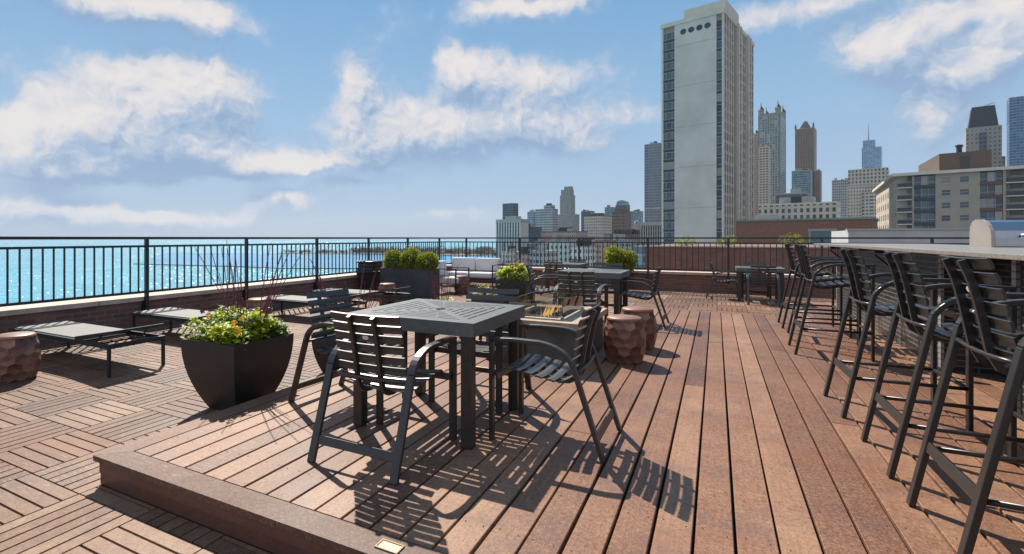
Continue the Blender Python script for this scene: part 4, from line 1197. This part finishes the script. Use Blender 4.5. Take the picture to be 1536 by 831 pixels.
for k in range(4):
    b = MB(); x = -10.35+k*2.12; n = 24
    b.v = [(x+.82*math.cos(2*PI*i/n), -.02, H_-3.6+.82*math.sin(2*PI*i/n)) for i in range(n)]+[(x+.82*math.cos(2*PI*i/n), .02, H_-3.6+.82*math.sin(2*PI*i/n)) for i in range(n)]
    b.face(range(n)); b.face([2*n-1-i for i in range(n)])
    for i in range(n): j = (i+1) % n; b.face((i, n+i, n+j, j))
    w1 = b.build('round_window', M['wglass'], t)
    b = MB(); pts = [(x+.86*math.cos(2*PI*i/n), -.03, H_-3.6+.86*math.sin(2*PI*i/n)) for i in range(n+1)]; b.sweep(pts, .10, .08, (0,1,0)); b.build('frame', M['rib'], w1)
# long side: ribs, glazing and two stacks of balconies
b = MB(); b.box((-.49, .55, .5), (-.05, 11.2, H_-1.25)); b.box((-.49, 17.6, .5), (-.05, 24.8, H_-1.25)); b.box((-.49, 28.9, .5), (-.05, D_-.4, H_-1.25)); 
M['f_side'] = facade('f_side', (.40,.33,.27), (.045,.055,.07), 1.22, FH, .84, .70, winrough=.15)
b.build('side_glazing', M['f_side'], t)
ribm = None
for y in [.3+2.44*k for k in range(5)]+[17.7+2.3*k for k in range(4)]+[29+2.5*k for k in range(3)]:
    if ribm is None: b = MB(); b.box((-.045, -.17, 0), (.12, .17, H_-1.25)); o = b.build('rib', M['rib'], t); ribm = o.data
    else: o = bpy.data.objects.new('rib', ribm); col.objects.link(o); o.parent = t
    o.location.y = y
b = MB(); b.box((-.49, 11.25, .5), (.05, 13.2, H_-1.25)); b.build('side_wall', M['sidew'], t)
for y0, y1 in ((13.21, 17.0), (25.0, 28.8)):
    b = MB(); b.box((-.49, y0, .5), (.75, y0+1.2, H_-.3)); b.box((-.49, y1-.8, .5), (.75, y1, H_-.3)); b.build('balcony_wall', M['whitep'] if 'whitep' in M else M['conc'], t)
    b = MB()
    for k in range(33): b.box((-.45, y0+1.21, 1+k*FH), (.72, y1-.81, 1.9+k*FH))
    b.build('balcony_parapets', M['conc'], t)
b = MB(); b.box((-W_-.9, 4, H_-17.5), (-W_, 7, H_-14.2)); b.box((-W_-1.0, 3.9, H_-14.19), (-W_+.0, 4.05, H_-13.4)); b.build('side_balcony', M['concg'], t)

# ------------------------------------------------------------------ right-hand skyline
t = block('twin-crowned green glass skyscraper with pointed corner lanterns, right of the concrete tower', (76.5,837.7), 25.5, 43.3, 170, M['f_twin'], name='skyscraper', cap=.4)
for x, y in ((-23, 3.2), (-3, 3.2), (-23, 38), (-3, 38)):
    b = MB(); b.lathe([(3.6, 206.4), (3.6, 213.8), (4.0, 214), (4.0, 215)], 8, (x, y, 0)); l_ = b.build('lantern', M['f_deco'], t)
    b = MB(); b.lathe([(4.1, 215.01), (2.2, 218.5), (.5, 221.5), (.25, 225.5), (.05, 226)], 8, (x, y, 0)); b.build('spire', M['dark'], l_)
for x0, x1 in ((-25.7,-24.2), (-1.4,.2)):
    b = MB(); b.box((x0, -.25, 0), (x1, 1.5, 207.5)); b.build('corner_shaft', M['brownc'] if 'brownc' in M else M['rib'], t)
b = MB(); b.box((-19.5, 1, 206.45), (-6.5, 8, 209)); b.build('upper_storey', M['f_deco'], t)
block('beige gridded tower in front of the twin-crowned skyscraper', (57.5,759.2), 11.5, 12, 114.7, M['f_beigeg'])
block('narrow pink slab squeezed beside the concrete tower', (53.2,847.9), 7.3, 9, 147.5, M['f_pink'])
t = block('brown brick skyscraper with a small pyramid roof', (133.8,982.6), 24.5, 28.6, 173, M['f_brownt'], name='skyscraper', cap=.3)
b = MB(); n = 0; b.v += [(-19.5,3,209.4),(-5,3,209.4),(-5,24,209.4),(-19.5,24,209.4),(-14,10,222),(-10.5,10,222),(-10.5,17,222),(-14,17,222)]
for q in ((0,3,2,1),(4,5,6,7),(0,1,5,4),(1,2,6,5),(2,3,7,6),(3,0,4,7)): b.face(q)
b.build('pyramid_roof', M['dark'], t)
for x in (-24, -1): b = MB(); b.lathe([(1.4, 209.35), (1.4, 214), (.1, 218)], 8, (x, 1.5, 0)); b.build('pinnacle', M['f_brownt'], t)
block('lower brown shoulder at the foot of the pyramid roofed skyscraper', (139.5,965), 8, 14, 103, M['f_brownt'])
block('grey glass box in front of the pyramid roofed skyscraper', (126,955.6), 24, 16, 104, M['f_teal'])
t = block('distant blue glass skyscraper with a thin spire', (423.2,1935.8), 44, 60, 268, M['f_blue'], [(-42,-14,2,40,290,M['f_blue'])], name='skyscraper', cap=.3)
b = MB(); b.tube([(-30, 20, 326), (-30, 20, 345), (-30, 20, 378)], 2.2, 8, .4); b.build('mast', M['concg'], t)
t = block('stepped beige hotel block with a dark windowed crown, below the blue spired skyscraper', (130,582.4), 26, 40, 48, M['f_tan'], [(-25,1.5,1,30,57,M['f_strip']), (-25.5,1.8,.5,31,63,M['f_mid'])])
b = MB(); b.lathe([(7.2, 0), (7.2, 78)], 18, (-9, 2, 0)); b.build('rounded_bay', M['f_strip'], t)
block('grey gridded slab left of the beige hotel block', (137.9,757.3), 17.5, 20, 68.8, M['f_grey'])
t = block('beige municipal block with tall dark windows and a small central penthouse', (51.8,312.5), 33, 14.6, 18.2, M['f_mid'], [(-24,-10,1,12,22.2,M['conc']), (-19,-14.5,.8,10,22.4,M['dark'])], roofmat=M['rib'])
block('low grey building behind the municipal block', (53.4,427.1), 17, 12, 31.5, M['f_dark'])
block('small cream building with two ribbon window rows right beside the concrete tower', (22.3,239.6), 10.5, 8, 7.9, M['f_strip'], [(-9,-1.5,1,6,10.3,M['conc'])], roofmat=M['rib'])
# red brick hall
t = city_thing('brick_hall', 'plain red brick building with one grey window, behind the railing on the right', 'building', (16.6, 79.6))
b = MB(); b.box((-14.6, 0, 0), (0, 9.7, 39.5)); b.build('wall', M['brickfar'], t)
b = MB(); b.box((-14.75, -.15, 39.51), (.15, 9.9, 39.75)); b.build('coping', M['green_cope'], t)
b = MB(); b.box((-6.1, -.05, 35.8), (-3.6, .0, 38.1)); w1 = b.build('window', M['wglass'], t)
b = MB(); b.box((-6.4, -.1, 38.11), (-3.4, .0, 38.4)); b.box((-6.3, -.08, 35.8), (-6.11, .0, 38.1)); b.build('frame', M['concg'], w1)
# long brick wall of the neighbouring roof, white rooftop wall
t = thing('neighbour_roof', 'long low brick roof wall directly behind the back railing', 'building', (-2.53, 22.3, GROUND))
b = MB(); b.box((0, 0, 0), (17, 12, 36.86)); b.build('wall', M['brickfar'], t)
b = MB(); b.box((-.05, -.06, 36.861), (17.05, .35, 36.92)); b.build('coping', M['conc'], t)
for i, (x, r_, lab) in enumerate(((-1.05, .26, 'left low hedge bush on the neighbouring brick roof'), (.35, .24, 'middle low hedge bush on the neighbouring brick roof'), (2.5, .30, 'right low hedge bush on the neighbouring brick roof'))):
    for k in (0,): shrub('roof_bush', lab, (x, 23.2, .86), r_*1.3, 420, 60+i, 'hedge bushes on the neighbouring roof', .62)
t = thing('rooftop_wall', 'white rooftop wall seen over the railing behind the bar stools', 'wall', (8.1, 45.2, GROUND))
b = MB(); b.box((0, 0, 0), (9.5, 6, 37.75)); b.build('wall', M['stucco_white'], t)
b = MB(); b.box((-.1, -.1, 37.751), (9.6, .3, 37.86)); b.build('coping', M['conc'], t)

# ------------------------------------------------------------------ balcony apartment house at the right
t = city_thing('apartment_house', 'beige apartment house with balconies and dark glazed bays at the right', 'building', (36.2, 152.7))
G = -GROUND; HT = 15.2+G
M['aptw'] = plain('apartment_wall', (.34,.285,.235), .85, 0, .1, .4)
b = MB(); b.prism([(-.18,1.5),(34,1.5),(34,49),(-5.9,49)], 0, HT); b.build('body', M['f_apt'], t)
def abox(nm, x0, x1, y0, y1, z0, z1, mt, par=None): b = MB(); b.box((x0,y0,z0),(x1,y1,z1)); return b.build(nm, M[mt], par or t)
for x0, x1 in ((2.45,2.75),(6.2,7.2),(8.5,10.0),(11.3,12.9),(16.2,16.6),(21.5,22.5)): abox('wall', x0, x1, 0, 1.499, 0, HT, 'aptw')
rows = [13.8+G-2.75*k for k in range(6)]
for x0, x1 in ((7.201, 8.499), (10.001, 11.299)):
    for i, zc in enumerate(rows):
        abox('wall_panel', x0, x1, .02, 1.499, zc+.62, (rows[i-1]-.62) if i else HT, 'aptw')
        w1 = abox('window', x0, x1, .15, .25, zc-.62, zc+.62, 'wglass')
        b = MB(); b.box((x0, .08, zc-.04), (x1, .149, zc+.04)); b.box((x0, .08, zc+.55), (x1, .149, zc+.62)); b.box((x0, -.04, zc-.70), (x1, .149, zc-.61)); b.build('frame', M['wframe'], w1)
for x0, x1 in ((2.751, 6.199), (12.901, 16.199), (22.501, 26)):
    for i, zc in enumerate(rows):
        sp = abox('spandrel', x0, x1, .12, .5, zc-1.52, zc-.82, 'spandrel' if x0 < 5 else 'brownr')
        for q in range(3):
            a0 = x0+(x1-x0)*q/3+.06; a1 = x0+(x1-x0)*(q+1)/3-.06
            w1 = abox('window', a0, a1, .2, .3, zc-.8, zc+1.15, 'wglass')
            b = MB(); b.box((a0, .12, zc-.30), (a1, .199, zc-.22)); b.box((a0-.059, .12, zc-.8), (a0-.001, .3, zc+1.2)); b.build('frame', M['wframe'], w1)
for x0, x1 in ((-.05, 2.449), (16.601, 21.499)):
    for zc in rows:
        abox('balcony_slab', x0, x1, -.25, 1.49, zc-1.35, zc-1.15, 'rib'); abox('balcony_rail', x0+.05, x1-.05, -.2, -.12, zc-1.14, zc-.25, 'spandrel')
b = MB(); b.prism([(-.9,-.7),(35,-.7),(35,50),(-6.9,50)], HT+.01, HT+.65); b.build('roof', M['rib'], t)
b = MB(); b.prism([(-.9+9.9*.0+8.0,14),(15.6,14),(15.6,36),(3.5,38)], HT+.66, HT+6.0)
b.build('penthouse', M['pent'], t)
b = MB(); b.box((10.6,13.9,HT+2.2),(12.2,13.99,HT+5.0)); b.build('penthouse_door', M['dark'], t)
b = MB(); b.lathe([(.5,0),(.5,1.4),(.7,1.5),(.7,1.9),(.1,2.1)], 12, (10.5, 16, HT+6.01)); b.build('roof_vent', M['dark'], t)

t = block('stone tower with a dark mansard roof above the apartment house', (170.6+18.3,547.6-4.8), 18.9, 22, 86, M['f_mans'], name='skyscraper', cap=.3)
b = MB(); b.v += [(-17.6,.5,122.31),(-1.6,.5,122.31),(-1.6,21,122.31),(-17.6,21,122.31),(-15.6,3,138.5),(-3.4,3,138.5),(-3.4,19,138.5),(-15.6,19,138.5)]
for q in ((0,3,2,1),(4,5,6,7),(0,1,5,4),(1,2,6,5),(2,3,7,6),(3,0,4,7)): b.face(q)
b.build('mansard_roof', M['dark'], t)
for x0, x1, z in ((-21.5,-18.95,101), (.05,2.0,99)): b = MB(); b.box((x0, 3, 0), (x1, 18, z)); b.build('side_wing', M['f_mans'], t)
b = MB(); b.box((-11.8, -.35, 96), (-7.6, -.01, 118)); b.build('centre_bay', M['f_dark'], t)
b = MB(); b.bar((-12,10,138.6),(-3,10,141.5),.4,.4); b.build('roof_crane', M['concg'], t)
block('blue glass skyscraper at the right edge of the picture', (175.2+29.3,493.1-7.65), 30.3, 14.5, 96.3, M['f_blueg'], name='skyscraper', cap=.2)

# ------------------------------------------------------------------ haze
HAZE = True
if HAZE:
    b = MB(); b.box((-9200, -9200, GROUND-3), (9200, 9200, 420)); hz = stuff(b.build('haze', M['land']))
    hm = bpy.data.materials.new('haze_air'); hm.use_nodes = True; ht = hm.node_tree
    for nd in list(ht.nodes):
        if nd.type != 'OUTPUT_MATERIAL': ht.nodes.remove(nd)
    pv = ht.nodes.new('ShaderNodeVolumePrincipled'); pv.inputs['Density'].default_value = .00006; pv.inputs['Color'].default_value = (.80,.88,.97,1); pv.inputs['Anisotropy'].default_value = 0
    ht.links.new(pv.outputs[0], ht.nodes['Material Output'].inputs['Volume'])
    hz.data.materials.clear(); hz.data.materials.append(hm)
